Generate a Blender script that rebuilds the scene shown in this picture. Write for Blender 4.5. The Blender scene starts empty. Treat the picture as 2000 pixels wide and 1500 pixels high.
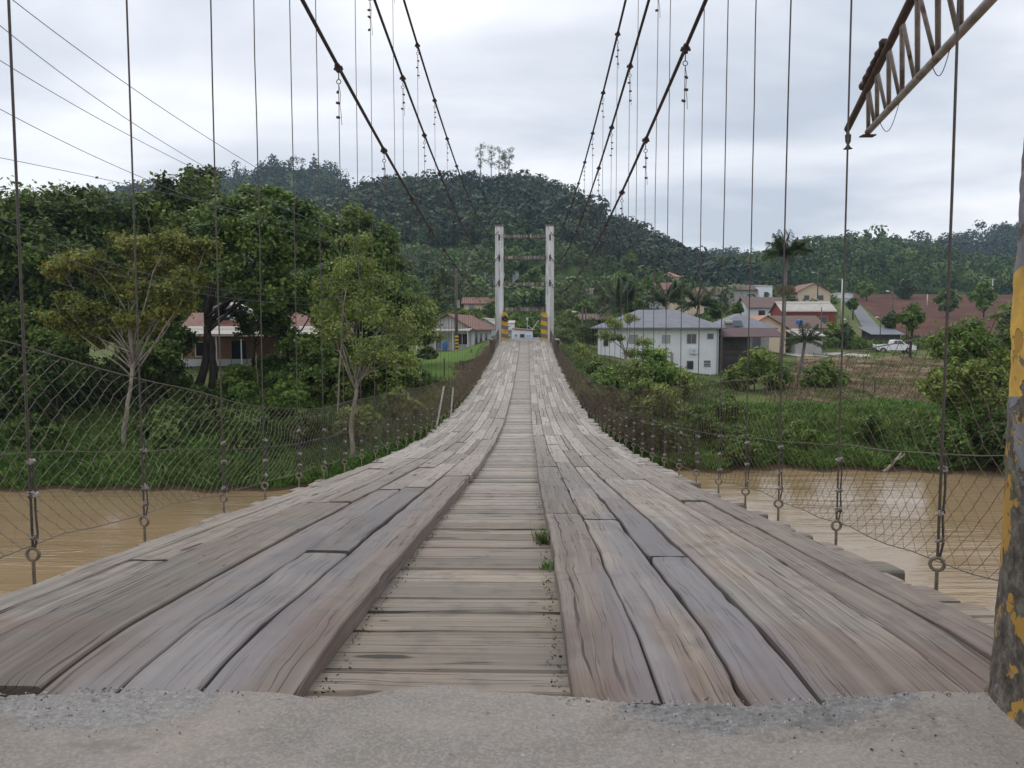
import bpy, math, random
import numpy as np
from mathutils import Vector, Matrix
random.seed(7); rng = np.random.default_rng(11)
SC = bpy.context.scene
COL = SC.collection
R = math.radians

# ------------------------------------------------------------------ camera
CAM = Vector((0.22, 0.0, 0.87)); PITCH = R(4.0); YAW = R(1.15); FPX = 1500.0
cd = bpy.data.cameras.new('camera'); cam = bpy.data.objects.new('camera', cd); COL.objects.link(cam)
cam.location = CAM; cam.rotation_euler = (R(90) - PITCH, 0, YAW)
cd.sensor_width = 36; cd.lens = FPX / 2000 * 36; cd.clip_start = 0.05; cd.clip_end = 9000
SC.camera = cam

# ------------------------------------------------------------------ sky, sun, exposure
W = bpy.data.worlds.new('World'); SC.world = W; W.use_nodes = True
SUN_EL, SUN_AZ = R(52), R(-35)
def build_world():
    nt = W.node_tree; nt.nodes.clear()
    n = nt.nodes.new; L = nt.links.new
    out = n('ShaderNodeOutputWorld'); bg = n('ShaderNodeBackground'); L(bg.outputs[0], out.inputs[0])
    sky = n('ShaderNodeTexSky'); sky.sky_type = 'NISHITA'; sky.sun_disc = False
    sky.sun_elevation = SUN_EL; sky.sun_rotation = SUN_AZ
    sc = n('ShaderNodeVectorMath'); sc.operation = 'SCALE'; L(sky.outputs[0], sc.inputs[0]); sc.inputs['Scale'].default_value = 0.10
    tc = n('ShaderNodeTexCoord'); sep = n('ShaderNodeSeparateXYZ'); L(tc.outputs['Generated'], sep.inputs[0])
    # cloud deck: direction projected on a high plane
    zc = n('ShaderNodeMath'); zc.operation = 'MAXIMUM'; L(sep.outputs[2], zc.inputs[0]); zc.inputs[1].default_value = 0.0
    za = n('ShaderNodeMath'); za.operation = 'ADD'; L(zc.outputs[0], za.inputs[0]); za.inputs[1].default_value = 0.16
    dv = n('ShaderNodeVectorMath'); dv.operation = 'DIVIDE'; L(tc.outputs['Generated'], dv.inputs[0])
    cb = n('ShaderNodeCombineXYZ'); [L(za.outputs[0], cb.inputs[i]) for i in range(3)]; L(cb.outputs[0], dv.inputs[1])
    mp = n('ShaderNodeMapping'); L(dv.outputs[0], mp.inputs[0]); mp.inputs['Scale'].default_value = (1.0, 1.5, 0.6); mp.inputs['Location'].default_value = (0.9, 3.3, 0.0)
    n1 = n('ShaderNodeTexNoise'); L(mp.outputs[0], n1.inputs['Vector']); n1.inputs['Scale'].default_value = 0.95; n1.inputs['Detail'].default_value = 7; n1.inputs['Roughness'].default_value = 0.47; n1.inputs['Distortion'].default_value = 0.25
    cr = n('ShaderNodeValToRGB'); L(n1.outputs['Fac'], cr.inputs[0])
    e = cr.color_ramp.elements; e[0].position = 0.33; e[0].color = (0.62, 0.675, 0.77, 1); e[1].position = 0.64; e[1].color = (1.12, 1.13, 1.16, 1)
    m = e.new(0.50); m.color = (0.88, 0.915, 0.985, 1)
    # overcast skies grow brighter towards the zenith
    g = n('ShaderNodeMapRange'); L(sep.outputs[2], g.inputs[0]); g.inputs[1].default_value = 0.30; g.inputs[2].default_value = 1.0; g.inputs[3].default_value = 1.0; g.inputs[4].default_value = 1.35
    s2 = n('ShaderNodeVectorMath'); s2.operation = 'SCALE'; L(cr.outputs[0], s2.inputs[0]); L(g.outputs[0], s2.inputs['Scale'])
    mx = n('ShaderNodeMix'); mx.data_type = 'RGBA'; mx.inputs[0].default_value = 0.93
    L(sc.outputs[0], mx.inputs['A']); L(s2.outputs[0], mx.inputs['B'])
    L(mx.outputs['Result'], bg.inputs[0]); bg.inputs[1].default_value = 1.0
build_world()
sl = bpy.data.lights.new('sun', 'SUN'); sl.energy = 1.1; sl.angle = R(25); sl.color = (1.0, 0.96, 0.90)
so = bpy.data.objects.new('sun', sl); COL.objects.link(so)
so.rotation_euler = (R(90) - SUN_EL, 0, R(180) - SUN_AZ)
SC.view_settings.view_transform = 'Standard'; SC.view_settings.look = 'None'; SC.view_settings.gamma = 1; SC.view_settings.exposure = 0.0
SC.render.engine = 'CYCLES'
SC.cycles.volume_bounces = 0; SC.cycles.max_bounces = 6; SC.cycles.transparent_max_bounces = 8

# ------------------------------------------------------------------ geometry helpers
_f = Vector((-math.sin(YAW) * math.cos(PITCH), math.cos(YAW) * math.cos(PITCH), -math.sin(PITCH)))
_r = Vector((math.cos(YAW), math.sin(YAW), 0)); _u = _r.cross(_f)
def P(px, py, Y):
    """world point seen at photograph pixel (px,py), at world distance Y along the bridge axis"""
    d = _f + _r * ((px - 1000) / FPX) + _u * ((750 - py) / FPX)
    return CAM + d * (Y / d.y)
def XatY(px, Y): return P(px, 645, Y).x

def tag(o, label=None, cat=None, group=None, kind=None):
    if label: o['label'] = label
    if cat: o['category'] = cat
    if group: o['group'] = group
    if kind: o['kind'] = kind
    return o
def thing(name, label, cat, loc=(0, 0, 0), rz=0, group=None):
    o = bpy.data.objects.new(name, None); COL.objects.link(o); o.empty_display_size = 0.1
    o.location = loc; o.rotation_euler = (0, 0, rz)
    return tag(o, label, cat, group)
def link(name, me, mat, parent=None, smooth=False):
    o = bpy.data.objects.new(name, me); COL.objects.link(o)
    if mat is not None and not me.materials: me.materials.append(mat)
    if parent is not None: o.parent = parent
    if smooth:
        me.polygons.foreach_set('use_smooth', [True] * len(me.polygons))
    return o

class MB:
    def __init__(s): s.v = []; s.f = []; s.a = []
    def vert(s, p, a=(0, 0, 0)): s.v.append((p[0], p[1], p[2])); s.a.append(a); return len(s.v) - 1
    def box(s, x0, x1, y0, y1, z0, z1):
        i = len(s.v)
        for z in (z0, z1):
            for (x, y) in ((x0, y0), (x1, y0), (x1, y1), (x0, y1)): s.vert((x, y, z))
        s.f += [(i, i+3, i+2, i+1), (i+4, i+5, i+6, i+7), (i, i+1, i+5, i+4), (i+1, i+2, i+6, i+5), (i+2, i+3, i+7, i+6), (i+3, i, i+4, i+7)]
        return s
    def prism(s, pts, axis, a, b):
        """2-D outline extruded along axis from a to b; axis 'x': pts=(y,z); 'y': (x,z); 'z': (x,y)"""
        n = len(pts); i = len(s.v)
        for t in (a, b):
            for (p, q) in pts:
                s.vert((t, p, q) if axis == 'x' else (p, t, q) if axis == 'y' else (p, q, t))
        s.f += [tuple(range(i, i+n)), tuple(range(i+2*n-1, i+n-1, -1))]
        for k in range(n): s.f.append((i+k, i+(k+1) % n, i+n+(k+1) % n, i+n+k))
        return s
    def tube(s, pts, r, n=6, cap=True, rough=0.0):
        pts = [Vector(p) for p in pts]; m = len(pts)
        rs = r if hasattr(r, '__len__') else [r] * m
        i0 = len(s.v); nrm = None
        for k, p in enumerate(pts):
            t = (pts[min(k+1, m-1)] - pts[max(k-1, 0)])
            if t.length < 1e-9: t = Vector((0, 0, 1))
            t.normalize()
            if nrm is None:
                nrm = t.orthogonal().normalized()
            else:
                nrm = (nrm - t * nrm.dot(t))
                nrm = nrm.normalized() if nrm.length > 1e-6 else t.orthogonal().normalized()
            b = t.cross(nrm)
            for j in range(n):
                a = 2 * math.pi * j / n; rr = rs[k] * (1 + (random.uniform(-rough, rough) if rough else 0))
                s.vert(p + (nrm * math.cos(a) + b * math.sin(a)) * rr)
        for k in range(m - 1):
            for j in range(n):
                a = i0 + k*n + j; b2 = i0 + k*n + (j+1) % n
                s.f.append((a, b2, b2 + n, a + n))
        if cap:
            s.f.append(tuple(i0 + j for j in range(n-1, -1, -1))); s.f.append(tuple(i0 + (m-1)*n + j for j in range(n)))
        return s
    def torus(s, c, R_, r, ax='y', n=14, m=5, sz=1.0):
        pts = []
        for k in range(n):
            a = 2*math.pi*k/n; u = math.cos(a)*R_; w = math.sin(a)*R_*sz
            pts.append(Vector(c) + (Vector((u, 0, w)) if ax == 'y' else Vector((0, u, w)) if ax == 'x' else Vector((u, w, 0))))
        i0 = len(s.v)
        for k in range(n):
            t = (pts[(k+1) % n] - pts[k-1]).normalized()
            ref = Vector((0, 1, 0)) if ax == 'y' else Vector((1, 0, 0)) if ax == 'x' else Vector((0, 0, 1))
            b = t.cross(ref)
            for j in range(m):
                a = 2*math.pi*j/m
                s.vert(pts[k] + (ref*math.cos(a) + b*math.sin(a))*r)
        for k in range(n):
            for j in range(m):
                s.f.append((i0+k*m+j, i0+((k+1) % n)*m+j, i0+((k+1) % n)*m+(j+1) % m, i0+k*m+(j+1) % m))
        return s
    def mesh(s, name, attr=False):
        me = bpy.data.meshes.new(name); me.from_pydata(s.v, [], s.f); me.update()
        if attr:
            at = me.attributes.new('pc', 'FLOAT_VECTOR', 'POINT'); at.data.foreach_set('vector', np.array(s.a, dtype=np.float32).ravel())
        return me
    def build(s, name, mat, parent=None, smooth=False, attr=False):
        return link(name, s.mesh(name, attr), mat, parent, smooth)

def bevel(o, w=0.01, seg=2):
    m = o.modifiers.new('bevel', 'BEVEL'); m.width = w; m.segments = seg; m.limit_method = 'ANGLE'; return o

def np_mesh(name, V, nper, tone=None):
    """V: (N*nper,3) verts of N separate polygons with nper corners"""
    V = np.ascontiguousarray(V, dtype=np.float32); nv = len(V); nf = nv // nper
    me = bpy.data.meshes.new(name)
    me.vertices.add(nv); me.vertices.foreach_set('co', V.ravel())
    me.loops.add(nv); me.loops.foreach_set('vertex_index', np.arange(nv, dtype=np.int32))
    me.polygons.add(nf); me.polygons.foreach_set('loop_start', np.arange(0, nv, nper, dtype=np.int32))
    try: me.polygons.foreach_set('loop_total', np.full(nf, nper, dtype=np.int32))
    except Exception: pass
    me.update(calc_edges=True)
    if tone is not None:
        at = me.attributes.new('tone', 'FLOAT', 'POINT'); at.data.foreach_set('value', np.repeat(np.asarray(tone, dtype=np.float32), nper))
    return me

def grid_mesh(name, X, Y, Z, attr=None):
    ny, nx = X.shape
    V = np.stack([X, Y, Z], -1).reshape(-1, 3).astype(np.float32)
    i = np.arange(ny*nx).reshape(ny, nx)
    F = np.stack([i[:-1, :-1], i[:-1, 1:], i[1:, 1:], i[1:, :-1]], -1).reshape(-1, 4).astype(np.int32)
    me = bpy.data.meshes.new(name); me.vertices.add(len(V)); me.vertices.foreach_set('co', V.ravel())
    me.loops.add(F.size); me.loops.foreach_set('vertex_index', F.ravel())
    me.polygons.add(len(F)); me.polygons.foreach_set('loop_start', np.arange(0, F.size, 4, dtype=np.int32))
    try: me.polygons.foreach_set('loop_total', np.full(len(F), 4, dtype=np.int32))
    except Exception: pass
    me.update(calc_edges=True)
    if attr is not None:
        at = me.attributes.new('pc', 'FLOAT_VECTOR', 'POINT'); at.data.foreach_set('vector', attr.reshape(-1, 3).astype(np.float32).ravel())
    return me

def sn(t, seed=0, k=4):
    """smooth 1-D noise about +-1"""
    s = 0
    for i in range(k):
        s = s + math.sin(t * (0.7 + 0.93*i) * (1 + 0.13*((seed*7+i*3) % 5)) + seed*1.7 + i*2.1) / (1 + 0.6*i)
    return s / 2.0

# ------------------------------------------------------------------ materials
class NT:
    def __init__(s, name):
        s.m = bpy.data.materials.new(name); s.m.use_nodes = True; s.t = s.m.node_tree; s.t.nodes.clear()
        s.out = s.n('ShaderNodeOutputMaterial')
    def n(s, typ, **kw):
        nd = s.t.nodes.new(typ)
        for k, v in kw.items():
            if k.startswith('_'): setattr(nd, k[1:], v)
            else:
                s.i(nd, k.replace('__', ' '), v)
        return nd
    def i(s, nd, key, v):
        inp = nd.inputs[int(key[1:])] if key[0] == 'i' and key[1:].isdigit() else nd.inputs[key]
        if isinstance(v, bpy.types.NodeSocket): s.t.links.new(v, inp)
        elif isinstance(v, bpy.types.Node): s.t.links.new(v.outputs[0], inp)
        else: inp.default_value = v
    def noise(s, vec, scale, detail=4, rough=0.5, dist=0.0):
        nd = s.n('ShaderNodeTexNoise', Scale=scale, Detail=detail, Roughness=rough, Distortion=dist)
        if vec is not None: s.i(nd, 'Vector', vec)
        return nd.outputs['Fac']
    def map(s, vec, scale=(1, 1, 1), loc=(0, 0, 0), rot=(0, 0, 0)):
        return s.n('ShaderNodeMapping', Vector=vec, Scale=scale, Location=loc, Rotation=rot).outputs[0]
    def ramp(s, fac, stops, interp='LINEAR'):
        nd = s.n('ShaderNodeValToRGB', i0=fac); cr = nd.color_ramp; cr.interpolation = interp
        while len(cr.elements) < len(stops): cr.elements.new(0.5)
        for e, (p, c) in zip(cr.elements, stops):
            e.position = p; e.color = (c, c, c, 1) if not hasattr(c, '__len__') else (*c[:3], 1)
        return nd.outputs[0]
    def rng(s, v, a, b, c=0.0, d=1.0, smooth=True):
        nd = s.n('ShaderNodeMapRange', i0=v, i1=a, i2=b, i3=c, i4=d)
        if smooth: nd.interpolation_type = 'SMOOTHSTEP'
        return nd.outputs[0]
    def mix(s, f, a, b, mode='MIX'):
        nd = s.n('ShaderNodeMix', _data_type='RGBA', _blend_type=mode)
        s.i(nd, 'i0', f)
        for key, v in (('A', a), ('B', b)):
            if not isinstance(v, (bpy.types.NodeSocket, bpy.types.Node)): v = (*v[:3], 1) if hasattr(v, '__len__') else (v, v, v, 1)
            inp = [q for q in nd.inputs if q.name == key and q.type == 'RGBA'][0]
            if isinstance(v, bpy.types.NodeSocket): s.t.links.new(v, inp)
            else: inp.default_value = v
        return [q for q in nd.outputs if q.type == 'RGBA'][0]
    def math(s, op, a, b=0.0):
        return s.n('ShaderNodeMath', _operation=op, i0=a, i1=b).outputs[0]
    def bump(s, h, strength=0.3, dist=0.02, nrm=None):
        nd = s.n('ShaderNodeBump', Height=h, Strength=strength, Distance=dist)
        if nrm is not None: s.i(nd, 'Normal', nrm)
        return nd.outputs[0]
    def bsdf(s, col, rough=0.8, nrm=None, metal=0.0, spec=0.5, **kw):
        b = s.n('ShaderNodeBsdfPrincipled', Metallic=metal, Roughness=rough)
        v = col if isinstance(col, bpy.types.NodeSocket) else (*col[:3], 1)
        s.i(b, 'Base Color', v); b.inputs['Specular IOR Level'].default_value = spec
        if nrm is not None: s.i(b, 'Normal', nrm)
        for k, v in kw.items(): s.i(b, k.replace('__', ' '), v)
        s.t.links.new(b.outputs[0], s.out.inputs[0]); return b
    def obj(s): return s.n('ShaderNodeTexCoord').outputs['Object']
    def pos(s): return s.n('ShaderNodeNewGeometry').outputs['Position']

M = {}
def simple(name, col, rough=0.8, var=0.15, scale=3.0, bump=0.0, metal=0.0, spec=0.4, stain=None, st=(0.55, 0.75)):
    t = NT(name); c = t.obj()
    n1 = t.noise(c, scale, 5, 0.6)
    lo = [x*(1-var) for x in col]; hi = [min(1, x*(1+var)) for x in col]
    cc = t.ramp(n1, [(0.3, lo), (0.7, hi)])
    if stain:
        n2 = t.noise(c, scale*0.6, 6, 0.7); cc = t.mix(t.rng(n2, *st), cc, stain)
    nrm = t.bump(n1, bump, 0.02) if bump else None
    t.bsdf(cc, rough, nrm, metal, spec); M[name] = t.m; return t.m

def wood(name, tan, grey, dark, wet_sheen=True, grain=1.0):
    t = NT(name)
    a = t.n('ShaderNodeAttribute', _attribute_name='pc'); v = a.outputs['Vector']
    sp = t.n('ShaderNodeSeparateXYZ', i0=v); tone = sp.outputs[2]
    pos = t.pos()
    uv = t.n('ShaderNodeCombineXYZ', X=sp.outputs[0], Y=sp.outputs[1]).outputs[0]
    warp = t.noise(t.map(uv, (1.6, 6, 1)), 1.0, 3, 0.5)
    vv = t.math('ADD', sp.outputs[1], t.math('MULTIPLY', warp, 0.028))
    uw = t.n('ShaderNodeCombineXYZ', X=sp.outputs[0], Y=vv).outputs[0]
    fine = t.noise(t.map(uw, (1.6*grain, 150, 1)), 1.0, 4, 0.6)
    broad = t.noise(t.map(uw, (0.7, 26, 1)), 1.0, 4, 0.55)
    patch = t.noise(pos, 1.3, 4, 0.55)
    blot = t.noise(pos, 7.0, 5, 0.6)
    base = t.mix(t.rng(patch, 0.38, 0.62), tan, grey)
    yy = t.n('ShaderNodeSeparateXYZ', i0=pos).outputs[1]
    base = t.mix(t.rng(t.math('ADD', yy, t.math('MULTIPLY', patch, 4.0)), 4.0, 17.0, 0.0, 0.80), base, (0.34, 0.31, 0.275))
    base = t.mix(t.rng(broad, 0.38, 0.66), base, t.mix(0.32, base, (0.42, 0.37, 0.31)))
    tn = t.n('ShaderNodeVectorMath', _operation='SCALE', i0=base); t.i(tn, 'Scale', t.rng(tone, 0, 1, 0.72, 1.28, False)); base = tn.outputs[0]
    red = t.noise(t.n('ShaderNodeCombineXYZ', X=tone, Y=t.math('MULTIPLY', tone, 37.0), Z=0.0).outputs[0], 9.0, 0)
    base = t.mix(t.math('MULTIPLY', t.rng(red, 0.5, 0.68), 0.35), base, (0.235, 0.185, 0.165))
    base = t.mix(t.math('MULTIPLY', t.rng(blot, 0.50, 0.70), 0.45), base, (0.115, 0.098, 0.085))
    # long splits along the grain
    def checks(dens, wmax, thr, seed):
        vl = t.math('ADD', t.math('MULTIPLY', sp.outputs[1], dens), t.math('MULTIPLY', t.noise(t.map(uv, (1.3, 5, 1), (seed, 2, 0)), 1.0, 3, 0.6), dens*0.075))
        idn = t.math('FLOOR', vl); f = t.math('ABSOLUTE', t.math('SUBTRACT', t.math('FRACT', vl), 0.5))
        pv = t.n('ShaderNodeCombineXYZ', X=t.math('MULTIPLY', sp.outputs[0], 1.7), Y=t.math('MULTIPLY', idn, 7.31), Z=float(seed)).outputs[0]
        pr = t.noise(pv, 1.0, 2, 0.5)
        return t.math('LESS_THAN', f, t.rng(pr, thr, thr+0.16, 0.0, wmax))
    cm = checks(13.0, 0.065, 0.49, 3)
    c2 = t.noise(t.map(uw, (1.5, 95, 1), (9, 4, 0)), 1.0, 2, 0.5)
    cm2 = t.math('MULTIPLY', t.math('MULTIPLY', t.rng(c2, 0.62, 0.68), 0.7), t.rng(blot, 0.40, 0.58))
    cmk = t.math('MAXIMUM', t.math('MULTIPLY', cm, 0.9), cm2)
    base = t.mix(t.math('MULTIPLY', t.rng(fine, 0.5, 0.28), 0.55), base, dark)
    base = t.mix(t.math('MULTIPLY', cmk, 0.85), base, (0.025, 0.02, 0.016))
    cm3 = checks(38.0, 0.075, 0.47, 8)
    base = t.mix(t.math('MULTIPLY', cm3, 0.72), base, (0.035, 0.028, 0.022))
    gd = t.n('ShaderNodeTexVoronoi', Vector=t.map(uw, (0.75, 4.3, 1), (3.3, 1.1, 0)), Scale=1.0).outputs['Distance']
    gd = t.math('ADD', gd, t.math('MULTIPLY', t.noise(t.map(uw, (9, 60, 1)), 1.0, 3, 0.6), 0.06))
    gm = t.rng(gd, 0.125, 0.108); base = t.mix(t.math('MULTIPLY', gm, 0.85), base, (0.03, 0.024, 0.02))
    # nail heads and knots
    vo = t.n('ShaderNodeTexVoronoi', Vector=t.map(uv, (2.6, 9, 1)), Scale=1.0).outputs['Distance']
    base = t.mix(t.rng(vo, 0.055, 0.03), base, (0.03, 0.022, 0.018))
    rough = 0.82
    if wet_sheen:
        px = t.n('ShaderNodeSeparateXYZ', i0=pos)
        ax = t.math('ABSOLUTE', t.math('SUBTRACT', t.math('ABSOLUTE', px.outputs[0]), 0.70))
        lane = t.rng(ax, 0.30, 0.16)
        near = t.rng(px.outputs[1], 9.0, 2.5)
        wn = t.rng(t.noise(t.map(pos, (2.2, 0.7, 1), (1.3, 0.2, 0)), 1.0, 3, 0.5), 0.34, 0.50)
        wm = t.math('MULTIPLY', t.math('MULTIPLY', lane, near), wn)
        st = t.math('MULTIPLY', t.rng(t.math('ADD', px.outputs[1], t.math('MULTIPLY', patch, 0.5)), 2.62, 2.46), t.rng(t.noise(pos, 2.4, 3), 0.40, 0.56))
        base = t.mix(t.math('MULTIPLY', st, 0.36), base, (0.15, 0.092, 0.075))
        base = t.mix(t.math('MULTIPLY', wm, 0.80), base, t.mix(0.40, (0.155, 0.145, 0.172), base))  # wet wheel lanes, with their bluish sky sheen put into the colour
        rough = t.rng(wm, 0, 1, 0.80, 0.33, False)
    h = t.math('SUBTRACT', t.math('ADD', t.math('MULTIPLY', fine, 0.35), t.math('MULTIPLY', broad, 0.5)), t.math('MAXIMUM', cmk, gm))
    nrm = t.bump(h, 0.55, 0.006)
    t.bsdf(base, rough, nrm, spec=0.4); M[name] = t.m

wood('running_wood', (0.190, 0.148, 0.117), (0.155, 0.138, 0.123), (0.10, 0.085, 0.07))
wood('cross_wood', (0.24, 0.195, 0.15), (0.195, 0.172, 0.143), (0.11, 0.095, 0.075), wet_sheen=False, grain=0.6)
wood('old_wood', (0.20, 0.15, 0.11), (0.17, 0.15, 0.13), (0.05, 0.04, 0.03), wet_sheen=False)

def m_slab():
    t = NT('slab_concrete'); p = t.pos()
    big = t.noise(p, 1.6, 5, 0.6, 0.6); mid = t.noise(p, 9, 6, 0.65); fine = t.noise(p, 120, 4, 0.7)
    col = t.ramp(big, [(0.30, (0.155, 0.145, 0.135)), (0.5, (0.225, 0.206, 0.186)), (0.72, (0.30, 0.266, 0.230))])
    col = t.mix(t.math('MULTIPLY', t.rng(mid, 0.45, 0.7), 0.5), col, (0.25, 0.235, 0.225))
    col = t.mix(t.math('MULTIPLY', t.rng(fine, 0.45, 0.6), 0.35), col, (0.44, 0.39, 0.34))
    f2 = t.noise(p, 48, 5, 0.75); col = t.mix(t.math('MULTIPLY', t.rng(f2, 0.46, 0.34), 0.35), col, (0.13, 0.115, 0.10))
    vor = t.n('ShaderNodeTexVoronoi', Vector=p, Scale=42.0); peb = t.rng(vor.outputs['Distance'], 0.22, 0.12)
    prand = t.rng(t.noise(p, 14, 2), 0.55, 0.64)
    pm = t.math('MULTIPLY', peb, prand)
    col = t.mix(t.math('MULTIPLY', pm, 0.7), col, t.mix(vor.outputs['Color'], (0.14, 0.12, 0.11), (0.62, 0.58, 0.52)))
    sp = t.n('ShaderNodeSeparateXYZ', i0=p)
    edge = t.math('ADD', sp.outputs[1], t.math('MULTIPLY', t.noise(p, 2.2, 5, 0.6), 0.5))
    worn = t.rng(edge, 1.86, 1.885)
    # rough worn strips beside the left and right tracks: broken aggregate, damp
    ax = t.math('ABSOLUTE', t.math('SUBTRACT', t.math('ABSOLUTE', t.math('SUBTRACT', sp.outputs[0], -0.05)), 0.80))
    wm = t.math('MULTIPLY', worn, t.rng(t.math('ADD', ax, t.math('MULTIPLY', t.noise(p, 6, 4), 0.25)), 0.50, 0.44))
    dc = t.ramp(t.noise(p, 70, 5, 0.8), [(0.35, (0.07, 0.07, 0.075)), (0.52, (0.18, 0.18, 0.188)), (0.72, (0.42, 0.42, 0.43))])
    col = t.mix(t.math('MULTIPLY', wm, 0.65), col, dc)
    crk = t.math('ABSOLUTE', t.math('SUBTRACT', t.noise(t.map(p, (1, 1.6, 1), (4, 2, 0)), 1.5, 6, 0.6, 0.3), 0.5))
    cm = t.math('MULTIPLY', t.math('LESS_THAN', crk, 0.0), t.rng(t.noise(p, 1.1, 2), 0.5, 0.56))
    col = t.mix(t.math('MULTIPLY', cm, 0.8), col, (0.06, 0.055, 0.05))
    tan = t.rng(t.noise(t.map(p, loc=(5, 1, 0)), 2.6, 6, 0.65), 0.54, 0.66)
    col = t.mix(t.math('MULTIPLY', tan, 0.12), col, (0.42, 0.35, 0.27))
    damp = t.rng(t.noise(t.map(p, (1, 2.2, 1), (8, 4, 0)), 1.6, 6, 0.65), 0.56, 0.62)
    col = t.mix(t.math('MULTIPLY', damp, 0.5), col, (0.14, 0.135, 0.13))
    spots = t.rng(t.noise(p, 23, 5, 0.7), 0.63, 0.68)
    col = t.mix(t.math('MULTIPLY', spots, 0.6), col, (0.10, 0.095, 0.085))
    h = t.math('SUBTRACT', t.math('ADD', t.math('MULTIPLY', fine, 0.3), t.math('ADD', mid, t.math('MULTIPLY', pm, 0.6))), cm)
    h = t.math('ADD', h, t.math('MULTIPLY', wm, t.noise(p, 60, 4, 0.8)))
    t.bsdf(col, t.rng(wm, 0, 1, 0.80, 0.42, False), t.bump(h, 0.45, 0.007), spec=0.4); M['slab'] = t.m
m_slab()

def m_tower():
    t = NT('tower_white_paint'); c = t.obj()
    st = t.noise(t.map(c, (5, 5, 0.35)), 1.0, 6, 0.7)
    n2 = t.noise(c, 3, 5, 0.6)
    col = t.ramp(st, [(0.36, (0.30, 0.28, 0.26)), (0.47, (0.66, 0.65, 0.65)), (0.7, (0.80, 0.80, 0.80))])
    col = t.mix(t.math('MULTIPLY', t.rng(n2, 0.55, 0.75), 0.5), col, (0.45, 0.42, 0.38))
    t.bsdf(col, 0.85, t.bump(st, 0.3, 0.02)); M['tower'] = t.m
    t = NT('stained_beam_concrete'); c = t.obj()
    st = t.noise(t.map(c, (7, 7, 0.5)), 1.0, 6, 0.75)
    col = t.ramp(st, [(0.38, (0.05, 0.04, 0.035)), (0.50, (0.16, 0.135, 0.115)), (0.60, (0.34, 0.32, 0.285)), (0.72, (0.50, 0.48, 0.44))])
    t.bsdf(col, 0.9, t.bump(st, 0.4, 0.03)); M['beam'] = t.m
m_tower()

def m_guard():
    t = NT('peeling_striped_paint'); p = t.pos(); c = t.obj()
    sp = t.n('ShaderNodeSeparateXYZ', i0=c)
    wob = t.math('MULTIPLY', t.noise(c, 5, 3), 0.05)
    s = t.math('ADD', t.math('ADD', t.math('DIVIDE', sp.outputs[2], 0.58), t.math('MULTIPLY', sp.outputs[1], 0.25)), wob)
    fr = t.math('FRACT', t.math('ADD', s, 0.15)); st = t.math('GREATER_THAN', fr, 0.5)
    yel = t.ramp(t.noise(c, 8, 5, 0.7), [(0.3, (0.42, 0.23, 0.03)), (0.6, (0.62, 0.38, 0.06))])
    gry = t.ramp(t.noise(c, 12, 4), [(0.35, (0.12, 0.12, 0.135)), (0.65, (0.21, 0.215, 0.24))])
    col = t.mix(st, gry, yel)
    low = t.rng(sp.outputs[2], 0.80, 0.55)
    pl = t.math('ADD', t.noise(c, 4.2, 6, 0.62), t.math('MULTIPLY', low, 0.15))
    peel = t.rng(pl, 0.545, 0.56)
    under = t.ramp(t.noise(c, 26, 6, 0.75), [(0.34, (0.018, 0.016, 0.012)), (0.5, (0.085, 0.07, 0.055)), (0.68, (0.20, 0.185, 0.165))])
    moss = t.rng(t.noise(c, 5, 4), 0.48, 0.60)
    under = t.mix(t.math('MULTIPLY', moss, 0.75), under, t.ramp(t.noise(c, 50, 4, 0.7), [(0.4, (0.03, 0.035, 0.008)), (0.65, (0.10, 0.10, 0.022))]))
    dirt = t.rng(t.noise(c, 9, 6, 0.7), 0.45, 0.75)
    col = t.mix(t.math('MULTIPLY', dirt, 0.55), col, (0.10, 0.08, 0.05))
    col = t.mix(peel, col, under)
    och = t.rng(t.noise(c, 5, 5, 0.7), 0.525, 0.55)
    col = t.mix(t.math('MULTIPLY', t.math('MULTIPLY', och, peel), 0.85), col, (0.42, 0.23, 0.035))
    h = t.math('ADD', t.math('MULTIPLY', t.math('SUBTRACT', 1.0, peel), 0.6), t.math('MULTIPLY', t.noise(c, 28, 6, 0.7), 0.5))
    t.bsdf(col, 0.75, t.bump(h, 0.8, 0.006)); M['guard'] = t.m
    t = NT('striped_guard_far'); c = t.obj(); sp = t.n('ShaderNodeSeparateXYZ', i0=c)
    s = t.math('ADD', t.math('DIVIDE', sp.outputs[2], 0.62), t.math('MULTIPLY', sp.outputs[0], 0.35))
    st = t.math('GREATER_THAN', t.math('FRACT', s), 0.48)
    col = t.mix(st, (0.16, 0.14, 0.14), t.ramp(t.noise(c, 4, 4), [(0.3, (0.50, 0.27, 0.03)), (0.7, (0.68, 0.42, 0.05))]))
    col = t.mix(t.rng(t.noise(c, 3, 6, 0.7), 0.6, 0.66), col, (0.12, 0.10, 0.08))
    t.bsdf(col, 0.8); M['guard_far'] = t.m
m_guard()

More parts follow.
